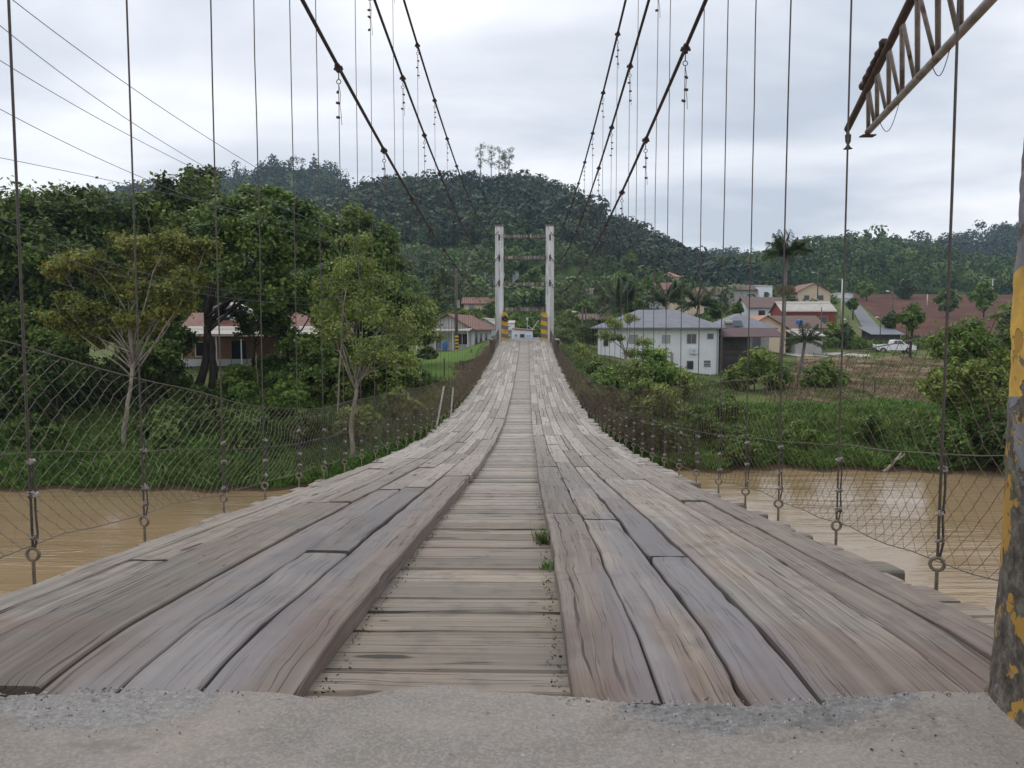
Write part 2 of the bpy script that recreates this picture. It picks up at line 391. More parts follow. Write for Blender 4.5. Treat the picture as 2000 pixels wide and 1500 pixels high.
def m_water():
    t = NT('muddy_river_water'); p = t.pos()
    col = t.ramp(t.noise(t.map(p, (0.10, 0.35, 1)), 1.0, 4, 0.6), [(0.3, (0.245, 0.170, 0.095)), (0.7, (0.295, 0.208, 0.120))])
    w1 = t.noise(t.map(p, (0.8, 3.2, 1)), 1.0, 5, 0.55, 0.2)
    w2 = t.noise(t.map(p, (3.0, 9.0, 1), (5, 5, 0)), 1.0, 3, 0.5)
    h = t.math('ADD', w1, t.math('MULTIPLY', w2, 0.28))
    stre = t.rng(t.noise(t.map(p, (0.10, 0.8, 1), (7, 3, 0)), 1.0, 4, 0.55), 0.40, 0.60, 0.5, 1.25)
    calm = t.rng(t.noise(t.map(p, (0.07, 0.05, 1), (0.4, 0.2, 0)), 1.0, 2, 0.5), 0.42, 0.56, 1.0, 0.22)
    h = t.math('MULTIPLY', t.math('MULTIPLY', h, stre), calm)
    t.bsdf(col, 0.07, t.bump(h, 0.5, 0.10), spec=0.7, IOR=1.36); M['water'] = t.m
m_water()

def m_ground():
    t = NT('river_bank_soil'); p = t.pos()
    n1 = t.noise(p, 0.12, 5, 0.6); n2 = t.noise(p, 1.2, 6, 0.7); n3 = t.noise(p, 9, 4, 0.7)
    col = t.ramp(n2, [(0.32, (0.055, 0.075, 0.02)), (0.5, (0.10, 0.14, 0.035)), (0.68, (0.16, 0.17, 0.07))])
    col = t.mix(t.math('MULTIPLY', t.rng(n1, 0.50, 0.62), 0.6), col, (0.17, 0.12, 0.075))
    sp = t.n('ShaderNodeSeparateXYZ', i0=p)
    mud = t.rng(t.math('ADD', sp.outputs[2], t.math('MULTIPLY', n2, 0.7)), -5.0, -5.5)
    col = t.mix(mud, col, (0.085, 0.055, 0.032))
    col = t.mix(t.math('MULTIPLY', t.rng(n3, 0.4, 0.7), 0.35), col, (0.04, 0.04, 0.02))
    t.bsdf(col, 0.95, t.bump(n3, 0.6, 0.06), spec=0.1); M['ground'] = t.m
    t = NT('lawn'); p = t.pos(); n2 = t.noise(p, 2.0, 6, 0.7); n3 = t.noise(p, 30, 3, 0.7)
    col = t.ramp(n2, [(0.3, (0.075, 0.135, 0.022)), (0.7, (0.13, 0.205, 0.045))])
    col = t.mix(t.rng(n3, 0.4, 0.7, 0, 0.4), col, (0.05, 0.12, 0.01))
    t.bsdf(col, 0.95, t.bump(n3, 0.5, 0.05), spec=0.1); M['lawn'] = t.m
    t = NT('dry_dirt'); p = t.pos(); n2 = t.noise(p, 0.7, 6, 0.7); n3 = t.noise(p, 6, 4, 0.7)
    col = t.ramp(n2, [(0.3, (0.13, 0.085, 0.055)), (0.55, (0.24, 0.17, 0.115)), (0.75, (0.16, 0.18, 0.06))])
    col = t.mix(t.rng(n3, 0.45, 0.7, 0, 0.5), col, (0.08, 0.06, 0.04))
    t.bsdf(col, 0.95, t.bump(n3, 0.5, 0.06), spec=0.1); M['dirt'] = t.m
    t = NT('ploughed_red_soil'); p = t.pos()
    w = t.n('ShaderNodeTexWave', Vector=t.map(p, (1, 0.25, 0), rot=(0, 0, R(12))), Scale=0.35, Distortion=1.5, Detail=2.0).outputs['Fac']
    col = t.mix(t.math('MULTIPLY', w, 0.6), (0.095, 0.042, 0.028), (0.065, 0.028, 0.020))
    col = t.mix(t.rng(t.noise(p, 0.15, 4), 0.4, 0.7), col, (0.12, 0.058, 0.038))
    t.bsdf(col, 0.95, spec=0.1); M['red_soil'] = t.m
    t = NT('forest_floor'); p = t.pos(); n2 = t.noise(p, 0.12, 6, 0.7)
    col = t.ramp(n2, [(0.35, (0.025, 0.045, 0.014)), (0.55, (0.07, 0.11, 0.032)), (0.7, (0.14, 0.16, 0.055))])
    t.bsdf(col, 1.0, spec=0.05); M['forest_floor'] = t.m
m_ground()

def foliage(name, stops, trans=0.25, attr=False, nscale=0.35):
    t = NT(name)
    if attr: f = t.n('ShaderNodeAttribute', _attribute_name='tone').outputs['Fac']
    else: f = t.n('ShaderNodeNewGeometry').outputs['Random Per Island']
    nn = t.noise(t.pos(), nscale, 3, 0.6)
    f2 = t.math('ADD', t.math('MULTIPLY', f, 0.62), t.math('MULTIPLY', t.rng(nn, 0.3, 0.7), 0.38))
    k = len(stops); col = t.ramp(f2, [(0.12 + 0.76*i/(k-1), c) for i, c in enumerate(stops)])
    d = t.n('ShaderNodeBsdfPrincipled', Roughness=0.6); t.i(d, 'Base Color', col); d.inputs['Specular IOR Level'].default_value = 0.25
    if trans > 0:
        tr = t.n('ShaderNodeBsdfTranslucent'); t.i(tr, 'Color', col)
        mx = t.n('ShaderNodeMixShader', i0=trans, i1=d.outputs[0], i2=tr.outputs[0]); t.t.links.new(mx.outputs[0], t.out.inputs[0])
    else: t.t.links.new(d.outputs[0], t.out.inputs[0])
    M[name] = t.m
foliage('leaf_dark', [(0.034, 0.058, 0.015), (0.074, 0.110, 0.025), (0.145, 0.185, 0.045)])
foliage('leaf_mid', [(0.048, 0.090, 0.018), (0.100, 0.160, 0.032), (0.185, 0.25, 0.058)])
foliage('leaf_bright', [(0.065, 0.120, 0.02), (0.130, 0.21, 0.036), (0.23, 0.33, 0.07)])
foliage('leaf_olive', [(0.085, 0.11, 0.022), (0.17, 0.19, 0.038), (0.30, 0.28, 0.055)])
foliage('leaf_pale', [(0.10, 0.145, 0.032), (0.19, 0.24, 0.052), (0.31, 0.37, 0.095)])
foliage('leaf_palm', [(0.035, 0.060, 0.018), (0.065, 0.095, 0.030), (0.12, 0.15, 0.055)])
foliage('grass', [(0.05, 0.12, 0.018), (0.10, 0.21, 0.034), (0.20, 0.34, 0.07)], nscale=0.8)
foliage('weeds', [(0.055, 0.095, 0.022), (0.11, 0.165, 0.04), (0.21, 0.24, 0.09)], nscale=0.8)
foliage('dry_grass', [(0.12, 0.09, 0.045), (0.20, 0.155, 0.085), (0.30, 0.25, 0.15)], nscale=0.6)
foliage('forest_near', [(0.022, 0.045, 0.012), (0.055, 0.10, 0.025), (0.13, 0.19, 0.05)], 0.15, True, 0.03)
foliage('forest_dark', [(0.010, 0.021, 0.010), (0.024, 0.044, 0.017), (0.060, 0.090, 0.028)], 0.12, True, 0.02)
foliage('forest_pine', [(0.012, 0.024, 0.011), (0.022, 0.040, 0.016), (0.045, 0.070, 0.026)], 0.1, True, 0.02)

def bark(name, a, b):
    t = NT(name); c = t.obj(); n1 = t.noise(t.map(c, (6, 6, 1.5)), 1.0, 6, 0.7)
    t.bsdf(t.ramp(n1, [(0.35, a), (0.65, b)]), 0.9, t.bump(n1, 0.5, 0.03), spec=0.2); M[name] = t.m
bark('bark_dark', (0.022, 0.018, 0.014), (0.07, 0.055, 0.045)); bark('bark_pale', (0.16, 0.13, 0.10), (0.36, 0.32, 0.27)); bark('bark_palm', (0.13, 0.12, 0.10), (0.27, 0.25, 0.22))
simple('rust_steel', (0.060, 0.036, 0.032), 0.7, 0.35, 20, 0.2, stain=(0.13, 0.055, 0.032))
simple('cable_steel', (0.030, 0.020, 0.021), 0.6, 0.3, 20, 0.2, stain=(0.07, 0.035, 0.028))
simple('rope_steel', (0.10, 0.085, 0.075), 0.6, 0.3, 30, metal=0.3)
simple('rod_steel', (0.24, 0.20, 0.15), 0.6, 0.3, 40, 0.1, metal=0.3, stain=(0.12, 0.06, 0.03))
simple('galvanised', (0.36, 0.34, 0.32), 0.5, 0.3, 40, metal=0.5, stain=(0.14, 0.08, 0.05), st=(0.5, 0.62))
simple('wire_light', (0.25, 0.235, 0.205), 0.6, 0.4, 1.5, metal=0.3, stain=(0.15, 0.085, 0.045), st=(0.55, 0.75))
simple('wire_rust', (0.165, 0.115, 0.075), 0.7, 0.4, 1.5, metal=0.2, stain=(0.11, 0.055, 0.03), st=(0.45, 0.62))
simple('truss_grey', (0.30, 0.27, 0.25), 0.6, 0.3, 6, 0.1, metal=0.4, stain=(0.14, 0.07, 0.045), st=(0.5, 0.62))
simple('black_cable', (0.02, 0.02, 0.022), 0.6, 0.1)
simple('power_wire', (0.14, 0.15, 0.17), 0.6, 0.1)
simple('white_wall', (0.72, 0.73, 0.76), 0.85, 0.06, 0.8, stain=(0.48, 0.47, 0.45), st=(0.58, 0.85))
simple('grey_wall', (0.38, 0.36, 0.34), 0.9, 0.12, 0.8)
simple('cream_wall', (0.62, 0.50, 0.36), 0.85, 0.08, 0.8)
simple('red_wall', (0.25, 0.055, 0.04), 0.85, 0.12, 0.8)
simple('dark_shed', (0.07, 0.06, 0.055), 0.9, 0.3, 1.0)
simple('maroon_awning', (0.085, 0.045, 0.045), 0.7, 0.15, 1.0)
simple('concrete', (0.36, 0.34, 0.31), 0.9, 0.2, 1.5, 0.2, stain=(0.14, 0.13, 0.11))
simple('asphalt', (0.15, 0.15, 0.155), 0.9, 0.15, 1.0)
simple('white_paint', (0.80, 0.80, 0.80), 0.35, 0.03, 2)
simple('car_white', (0.78, 0.79, 0.80), 0.25, 0.03, 1, spec=0.6)
simple('car_dark', (0.045, 0.065, 0.085), 0.25, 0.1, 1, spec=0.6)
simple('rubber', (0.02, 0.02, 0.02), 0.85, 0.1)
simple('pole_wood', (0.10, 0.08, 0.065), 0.9, 0.3, 3, 0.2)
simple('pole_concrete', (0.52, 0.51, 0.49), 0.85, 0.12, 1.5)
simple('blue_plastic', (0.05, 0.16, 0.42), 0.5, 0.1)
simple('orange_cloth', (0.60, 0.16, 0.06), 0.8, 0.1)
simple('poster_blue', (0.35, 0.50, 0.70), 0.7, 0.25, 9)
simple('poster_white', (0.66, 0.68, 0.68), 0.7, 0.1, 9)
simple('solar', (0.03, 0.045, 0.075), 0.2, 0.1)
simple('debris', (0.30, 0.25, 0.20), 0.9, 0.35, 2)
def m_wire():
    for nm, near, far in (('wire_light', (0.17, 0.150, 0.125), (0.10, 0.064, 0.046)), ('wire_rust', (0.13, 0.088, 0.058), (0.095, 0.060, 0.042))):
        t = NT(nm); p = t.pos(); sp = t.n('ShaderNodeSeparateXYZ', i0=p)
        rust = t.rng(t.math('ADD', t.math('MULTIPLY', sp.outputs[1], 0.05), t.noise(p, 1.2, 4, 0.6)), 0.62, 1.25)
        col = t.mix(rust, near, far); col = t.mix(t.rng(t.noise(p, 9, 3), 0.55, 0.7, 0, 0.6), col, (0.14, 0.07, 0.04))
        t.bsdf(col, 0.65, metal=0.2); M[nm] = t.m
m_wire()
def m_glass():
    t = NT('window_glass'); t.bsdf((0.03, 0.035, 0.04), 0.08, spec=0.6); M['glass'] = t.m
    t = NT('curtained_glass'); c = t.obj()
    w = t.n('ShaderNodeTexWave', Vector=c, Scale=4.0, Distortion=1.0).outputs['Fac']
    t.bsdf(t.mix(w, (0.20, 0.21, 0.22), (0.36, 0.37, 0.38)), 0.2, spec=0.6); M['curtain'] = t.m
    t = NT('brick_wall'); c = t.obj()
    b = t.n('ShaderNodeTexBrick', Vector=t.map(c, rot=(R(90), 0, 0)), Scale=3.0, Color1=(0.30, 0.13, 0.08, 1), Color2=(0.38, 0.18, 0.11, 1), Mortar=(0.35, 0.30, 0.26, 1))
    t.bsdf(b.outputs[0], 0.9); M['brick'] = t.m
    t = NT('board_wall'); c = t.obj(); sp = t.n('ShaderNodeSeparateXYZ', i0=c)
    f = t.math('FRACT', t.math('MULTIPLY', t.math('ADD', sp.outputs[0], sp.outputs[1]), 3.2)); line = t.math('LESS_THAN', f, 0.14)
    col = t.mix(line, t.ramp(t.noise(t.map(c, (3, 3, .4)), 1.0, 4, .6), [(.3, (.52, .52, .52)), (.7, (.70, .71, .72))]), (0.22, 0.21, 0.20))
    t.bsdf(col, 0.85); M['board'] = t.m
m_glass()
def roof_mat(name, c1, c2, mortar, row=0.34, colw=0.26):
    t = NT(name); c = t.obj(); sp = t.n('ShaderNodeSeparateXYZ', i0=c)
    z = t.math('FRACT', t.math('DIVIDE', sp.outputs[2], row*0.42)); x = t.math('FRACT', t.math('DIVIDE', t.math('ADD', sp.outputs[0], sp.outputs[1]), colw))
    zl = t.rng(z, 0.32, 0.0); xl = t.rng(t.math('ABSOLUTE', t.math('SUBTRACT', x, 0.5)), 0.30, 0.5)
    col = t.ramp(t.noise(c, 1.3, 6, 0.75), [(0.3, c1), (0.7, c2)])
    col = t.mix(t.math('MULTIPLY', zl, 0.75), col, mortar); col = t.mix(t.math('MULTIPLY', xl, 0.35), col, mortar)
    t.bsdf(col, 0.7, t.bump(t.math('SUBTRACT', z, xl), 0.4, 0.04)); M[name] = t.m
roof_mat('roof_grey', (0.15, 0.155, 0.18), (0.24, 0.245, 0.275), (0.045, 0.045, 0.055))
roof_mat('roof_red', (0.15, 0.065, 0.048), (0.27, 0.12, 0.085), (0.09, 0.04, 0.03))
roof_mat('roof_brown', (0.095, 0.058, 0.048), (0.165, 0.10, 0.08), (0.05, 0.03, 0.025))
roof_mat('roof_orange', (0.36, 0.16, 0.09), (0.48, 0.24, 0.14), (0.22, 0.10, 0.06))
roof_mat('roof_sheet', (0.34, 0.31, 0.27), (0.50, 0.46, 0.41), (0.20, 0.18, 0.16), 3.0, 0.18)

def m_grit():
    t = NT('grit_stone'); f = t.noise(t.pos(), 90, 1); t.bsdf(t.ramp(f, [(0.35, (0.07, 0.06, 0.055)), (0.5, (0.24, 0.22, 0.2)), (0.68, (0.60, 0.57, 0.52))]), 0.8); M['grit'] = t.m
m_grit()
# ------------------------------------------------------------------ bridge profiles (metres)
_dp = [(0.6, 0.015), (1.8, 0), (2.8, -.11), (3.86, -.225), (7.24, -.60), (10.5, -.92), (14, -1.14), (17.5, -1.285), (22, -1.37), (26.5, -1.35), (33, -1.19), (40.6, -.86), (50, -.33), (57, .07), (60, .2)]
_pc = np.polyfit([a for a, b in _dp], [b for a, b in _dp], 6)
def deck(Y): return float(np.polyval(_pc, max(1.0, min(60, Y))))
YE = 57.0                      # far end of the deck
def cable_z(k, Y):
    return 0.87 + ((1.72 + .00268*(Y-29.3)**2), (4.65 + .0034*(Y-29)**2), (3.25 + .0032*(Y-30)**2))[k]   # 0 lowest, 1 top, 2 middle
HX = 1.85

# ------------------------------------------------------------------ terrain
GC = np.array([-900, 300, 780, 900, 955, 1080, 1130, 1400, 1500, 1700, 2000, 3000], float)
GD = np.array([-300, 20, 30, 34, 38, 44, 52, 60, 75, 90, 110, 130, 150, 200, 260, 400, 900, 6000], float)
GT = np.array([
 [-8, -8, -7.2, -5.6, -4.8, -4.1, -3.4, -2.8, -2.2, -1.8, -1.3, -.6, .5, 3, 6, 10, 12, 40],
 [-8, -8, -7.2, -5.5, -4.7, -3.6, -2.7, -2.2, -1.8, -1.5, -1.0, -.2, 1, 4, 8, 12, 14, 40],
 [-8, -8, -7.4, -5.8, -4.6, -2.6, -2.1, -1.8, -1.6, -1.4, -.8, .8, 2, 8, 14, 16, 16, 40],
 [-8, -8, -7.4, -6.0, -4.7, -2.6, -1.8, -1.5, -1.4, -1.1, -.5, 1.5, 4, 10, 20, 22, 20, 40],
 [-8, -8, -7.6, -6.2, -5.0, -3.4, -2.0, -.35, -.3, -.2, .2, 2.0, 4, 10, 20, 22, 20, 40],
 [-8, -8, -7.8, -6.6, -5.4, -3.8, -2.2, -.35, -.3, -.2, .2, 2.0, 4, 10, 20, 22, 20, 40],
 [-8, -8, -8, -6.8, -5.9, -4.3, -2.8, -1.6, -1.4, -.9, .0, 1.5, 3, 9, 16, 20, 20, 40],
 [-8, -8, -8, -7, -6.1, -4.9, -4.3, -4.1, -3.9, -3.0, -1.6, .5, 3, 8, 14, 18, 20, 40],
 [-8, -8, -8, -7, -6.1, -4.8, -4.2, -3.9, -3.4, -2.5, -.6, 1.4, 4, 10, 15, 20, 20, 40],
 [-8, -8, -8, -7, -6.1, -4.8, -4.1, -3.7, -3.0, -2.4, -1.6, -.8, .45, 5.5, 12.8, 16, 20, 40],
 [-8, -8, -8, -7, -6.1, -4.8, -4.0, -3.6, -3.0, -2.4, -1.6, -.6, .6, 5.5, 12.6, 16, 20, 40],
 [-8, -8, -8, -7, -6.1, -4.8, -4.0, -3.6, -3.0, -2.4, -1.6, -.6, .6, 5, 11, 16, 20, 40]])
def _px(X, Y):
    Yc = np.maximum(Y, 6.0)
    return 1000 + FPX*np.tan(np.clip(np.arctan2(X - CAM.x, Yc) + YAW, -1.3, 1.3))
def ground_np(X, Y):
    X = np.asarray(X, float); Y = np.asarray(Y, float)
    px = np.clip(_px(X, Y), GC[0], GC[-1])
    ci = np.clip(np.searchsorted(GC, px) - 1, 0, len(GC)-2); cf = (px - GC[ci])/(GC[ci+1]-GC[ci])
    di = np.clip(np.searchsorted(GD, Y) - 1, 0, len(GD)-2); df = np.clip((Y - GD[di])/(GD[di+1]-GD[di]), 0, 1)
    z = (GT[ci, di]*(1-cf)*(1-df) + GT[ci+1, di]*cf*(1-df) + GT[ci, di+1]*(1-cf)*df + GT[ci+1, di+1]*cf*df)
    z = z + 0.12*np.sin(X*0.9+Y*0.4)*np.sin(Y*0.7-X*0.3) * (Y > 25) + 0.10*np.sin(X*2.3+1.7*np.sin(Y*0.8))*(np.abs(Y-36) < 6)
    return z
def ground(X, Y): return float(ground_np(np.array([X]), np.array([Y]))[0])
def G(px, Y, dz=0.0):
    p = P(px, 645, Y); return Vector((p.x, Y, ground(p.x, Y) + dz))

ys = np.concatenate([np.arange(-80, 24, 8), np.arange(24, 64, 0.45), np.arange(64, 130, 1.5), np.arange(130, 300, 5), np.geomspace(300, 6000, 26)])
us = np.linspace(-1, 1, 300); us = np.sign(us)*np.abs(us)**1.5
Yg, Ug = np.meshgrid(ys, us, indexing='ij')
Xg = Ug * (np.maximum(60, Yg*1.7)) + 0.2
Zg = ground_np(Xg, Yg)
g = link('ground', grid_mesh('ground', Xg, Yg, Zg), M['ground'], smooth=True); tag(g, kind='structure')
m = MB(); m.v = [(-300, -60, -6.1), (300, -60, -6.1), (300, 60, -6.1), (-300, 60, -6.1)]; m.a = [(0, 0, 0)]*4; m.f = [(0, 1, 2, 3)]
tag(m.build('river_water', M['water']), kind='structure')

def patch(name, pts, mat, Y0, Y1, n=40, dz=0.03, k=24):
    """ground sheet between two pixel-column functions, following the terrain"""
    Yv = np.linspace(Y0, Y1, n); A = np.zeros((n, k)); B = np.zeros((n, k))
    for i, y in enumerate(Yv):
        f = (y-Y0)/(Y1-Y0); l = np.interp(f, [p[0] for p in pts], [p[1] for p in pts]); r_ = np.interp(f, [p[0] for p in pts], [p[2] for p in pts])
        A[i] = np.linspace(XatY(l, y), XatY(r_, y), k); B[i] = y
    o = link(name, grid_mesh(name, A, B, ground_np(A, B) + dz), mat, smooth=True); tag(o, kind='structure'); return o
patch('lawn', [(0, 780, 905), (0.3, 770, 925), (1, 800, 950)], M['lawn'], 43, 79, dz=0.06)
patch('dirt_field', [(0, 1560, 1800), (0.35, 1540, 1860), (1, 1560, 1850)], M['dirt'], 47, 92, dz=0.05)
patch('ploughed_field', [(0, 1765, 1990), (0.25, 1730, 2080), (1, 1640, 2150)], M['red_soil'], 128, 262, dz=0.15)
patch('hill_road', [(0, 1715, 1755), (0.4, 1680, 1715), (1, 1640, 1662)], M['asphalt'], 112, 235, dz=0.22, k=6)
patch('dirt_track', [(0, 1560, 1700), (1, 1500, 1700)], M['concrete'], 92, 97, dz=0.08)
# approach road beyond the bridge
patch('far_road', [(0, 985, 1068), (1, 1003, 1046)], M['asphalt'], 57.6, 108, dz=0.12, k=6)

# hills: crest given as photograph columns at a real distance
def crest_z(py, D): return CAM.z + D*((750-py-(28 if D < 400 and D > 350 else 26 if D > 350 else 18))/FPX - 0.0699)
def hill(name, crest, D, D0, z0, back=90, power=0.8, seed=0):
    """crest = [(px,py)...]; ridge at distance D, foot at D0"""
    cx = np.linspace(crest[0][0], crest[-1][0], 150); cy = np.interp(cx, [c[0] for c in crest], [c[1] for c in crest])
    ts = np.linspace(0, 1.35, 60); X = np.zeros((60, 150)); Y = X.copy(); Z = X.copy()
    for j, px in enumerate(cx):
        zc = crest_z(cy[j], D)
        for i, t in enumerate(ts):
            y = D0 + (D-D0)*min(t, 1) + back*max(0, t-1)/0.35
            X[i, j] = CAM.x + (px-1030)/FPX*y; Y[i, j] = y
            z = z0 + (zc-z0)*min(1, t)**power - (zc*0.6)*max(0, (t-1)/0.35)**1.3
            Z[i, j] = z + (2.2*math.sin(X[i, j]*0.06+seed)*math.sin(y*0.05+seed*2) if 0.1 < t < 0.97 else 0)
    o = link(name, grid_mesh(name, X, Y, Z), M['forest_floor'], smooth=True); tag(o, kind='structure')
    return X, Y, Z
C_MAIN = [(300, 600), (470, 560), (560, 455), (620, 418), (690, 378), (760, 352), (810, 348), (850, 347), (900, 352), (950, 350), (1010, 348), (1060, 362), (1100, 378), (1150, 408), (1200, 432), (1250, 455), (1300, 478), (1350, 500), (1450, 540), (1560, 590)]
C_LEFT = [(-700, 440), (-200, 400), (150, 372), (250, 356), (330, 344), (420, 328), (500, 316), (560, 309), (640, 305), (668, 326), (692, 356), (740, 420), (820, 520)]
C_RIGHT = [(1150, 540), (1300, 500), (1360, 497), (1420, 488), (1500, 502), (1600, 478), (1700, 467), (1800, 470), (1850, 463), (1900, 448), (1980, 434), (2200, 400), (2700, 380)]
C_MID = [(1230, 560), (1330, 530), (1400, 522), (1480, 518), (1560, 500), (1640, 476), (1720, 480), (1800, 492), (1880, 510), (1960, 525), (2300, 540)]
HM = hill('main_hill', C_MAIN, 370, 150, 2.5, power=1.15, seed=1)
HL = hill('left_hill', C_LEFT, 560, 300, 8, power=1.0, seed=2)
HR = hill('right_hill', C_RIGHT, 640, 380, 14, power=1.0, seed=3)
HD = hill('wooded_rise', C_MID, 340, 268, 12, back=60, power=0.9, seed=4)

# ------------------------------------------------------------------ foliage generators
def blob_template(n, seed, kind='round'):
    r = np.random.default_rng(seed)
    lobes = []
    if kind == 'round':
        for k in range(6):
            a = r.uniform(0, 6.28); lobes.append((math.cos(a)*r.uniform(.1, .38), math.sin(a)*r.uniform(.1, .38), r.uniform(.38, .82), r.uniform(.22, .36), .85))
    elif kind == 'pine':
        for k in range(7):
            h = .25+k*.11; lobes.append((r.uniform(-.04, .04), r.uniform(-.04, .04), h, .26*(1.05-k*.13), .8))
    else:  # tall thin
        for k in range(5):
            a = r.uniform(0, 6.28); lobes.append((math.cos(a)*.12, math.sin(a)*.12, r.uniform(.45, .92), r.uniform(.13, .2), 1.0))
    L = np.array(lobes); w = L[:, 3]**2; w /= w.sum(); idx = r.choice(len(L), n, p=w)
    d = r.normal(size=(n, 3)); d /= np.linalg.norm(d, axis=1)[:, None]; d[:, 2] = np.abs(d[:, 2])*r.choice([1, 1, 1, -.6], n)
    rad = L[idx, 3]*r.uniform(.75, 1.05, n)
    c = L[idx, :3] + d*rad[:, None]*np.stack([np.ones(n), np.ones(n), L[idx, 4]], -1)
    a = r.normal(size=(n, 3)); a -= d*(a*d).sum(1)[:, None]*.8; a /= np.linalg.norm(a, axis=1)[:, None]
    nn = d + r.normal(size=(n, 3))*.24; b = np.cross(nn, a); b /= np.linalg.norm(b, axis=1)[:, None]
    s = r.uniform(.035, .075, n)*(1.0 if kind != 'tall' else .75)
    s = s[:, None]
    return np.stack([c - a*s, c - b*s*.8, c + a*s, c + b*s*.8], 1)       # n,4,3

def forest(name, H, n, hrange, mat, kinds, seed, tmax=1.0, tmin=0.0, label=None, leaf=110, px_lim=None, sx=1.0):
    r = np.random.default_rng(seed); X, Y, Z = H; ny, nx = X.shape; lim = int(ny*1.06/1.35)
    T = [blob_template(leaf, seed*10+k, kd) for k, kd in enumerate(kinds)]
    out = []; tones = []
    for q in range(n):
        t = tmin + (tmax-tmin)*r.uniform(0, 1)**0.85; i = t*(lim-1); j = r.uniform(0, nx-1.01)
        i0, j0 = int(i), int(j); fi, fj = i-i0, j-j0
        def s(A): return (A[i0, j0]*(1-fi)+A[i0+1, j0]*fi)*(1-fj) + (A[i0, j0+1]*(1-fi)+A[i0+1, j0+1]*fi)*fj
        x, y, z = s(X), s(Y), s(Z)
        if px_lim:
            p = 1030 + FPX*(x-CAM.x)/y
            if not (px_lim[0] < p < px_lim[1]): continue
        if name == 'slope_woodland' and math.sin(x*.11+1)*math.sin(y*.07+.5) > .45: continue
        h = (hrange[0] + (hrange[1]-hrange[0])*r.uniform()**1.7)*(1 + .35*(r.uniform() < .08)); w = h*r.uniform(.85, 1.25)*sx; a = r.uniform(0, 6.28)
        Tm = T[r.integers(len(T))]
        ca, sa = math.cos(a), math.sin(a)
        V = np.empty_like(Tm); V[..., 0] = (Tm[..., 0]*ca-Tm[..., 1]*sa)*w+x; V[..., 1] = (Tm[..., 0]*sa+Tm[..., 1]*ca)*w+y; V[..., 2] = Tm[..., 2]*h+z-h*.22
        out.append(V.reshape(-1, 3)); tb = r.uniform()
        tones.append(np.clip(tb*.62 + .22*math.sin(x*.045+seed)*math.sin(y*.03) + .12 + r.uniform(-.04, .14, len(Tm)), 0, 1))
    o = link(name, np_mesh(name, np.concatenate(out), 4, np.concatenate(tones)), M[mat])
    tag(o, label, 'forest', kind='stuff'); return o
forest('hill_forest', HM, 3000, (5.0, 14.0), 'forest_dark', ['round', 'round', 'round', 'tall', 'round', 'round', 'pine'], 3, leaf=190, tmin=.42, tmax=1.02, label='dark dense forest covering the upper slope of the central hill')
forest('slope_woodland', HM, 1500, (3.5, 8), 'forest_near', ['round', 'round', 'tall', 'round'], 4, tmin=0.0, tmax=.5, label='lighter green mixed woodland on the lower slope behind the village', leaf=180)
forest('far_forest', HL, 1500, (10, 15), 'forest_pine', ['pine', 'pine', 'round', 'tall'], 5, tmin=.3, label='bluish dark plantation forest on the left hill behind', px_lim=(-100, 900), leaf=90)
forest('ridge_forest', HR, 2300, (10, 17), 'forest_dark', ['round', 'round', 'tall'], 6, tmin=.25, label='bluish dark forest on the far right ridge', px_lim=(1250, 2150), leaf=90)
forest('plantation', HD, 1250, (8, 14), 'forest_near', ['tall', 'pine', 'tall', 'round'], 8, label='tall thin green plantation trees on the rise behind the red field', px_lim=(1280, 2150), leaf=110, sx=.8)

def leaf_cloud(lobes, n, size, r, flat=1.0, aspect=.55, droop=0.0):
    """lobes: (x,y,z,rad) -> n diamond leaves around their shells"""
    L = np.array(lobes, float); w = L[:, 3]**2; w /= w.sum(); idx = r.choice(len(L), n, p=w)
    # every lobe is broken into sprays so that gaps stay open
    K = 14; sd = r.normal(size=(len(L), K, 3)); sd /= np.linalg.norm(sd, axis=2)[..., None]; sr = r.uniform(.35, 1.0, (len(L), K))
    k = r.integers(0, K, n); d = sd[idx, k]; c = L[idx, :3] + d*(sr[idx, k]*L[idx, 3])[:, None]*np.array([1, 1, flat])
    c = c + r.normal(size=(n, 3))*(L[idx, 3]*.20)[:, None]*np.array([1, 1, .75])
    up = d*.6 + r.normal(size=(n, 3))*.55 + np.array([0, 0, .5]); up /= np.linalg.norm(up, axis=1)[:, None]
    a = r.normal(size=(n, 3)); a[:, 2] -= droop; a -= up*(a*up).sum(1)[:, None]; a /= np.linalg.norm(a, axis=1)[:, None]
    b = np.cross(up, a); s = (size*r.uniform(.6, 1.3, n))[:, None]
    return np.stack([c-a*s, c-b*s*aspect, c+a*s, c+b*s*aspect], 1).reshape(-1, 3)

def limb(mb, a, b, ra, rb, r, n=6, bend=.12, k=5):
    a = Vector(a); b = Vector(b); L = (b-a).length; pts = []
    o1 = Vector((r.uniform(-1, 1), r.uniform(-1, 1), r.uniform(-.3, .6)))*L*bend
    for i in range(k+1):
        t = i/k; pts.append(a.lerp(b, t) + o1*math.sin(math.pi*t) + Vector((r.uniform(-1, 1), r.uniform(-1, 1), 0))*L*.012)
    mb.tube(pts, [ra+(rb-ra)*i/k for i in range(k+1)], n, rough=.08); return pts

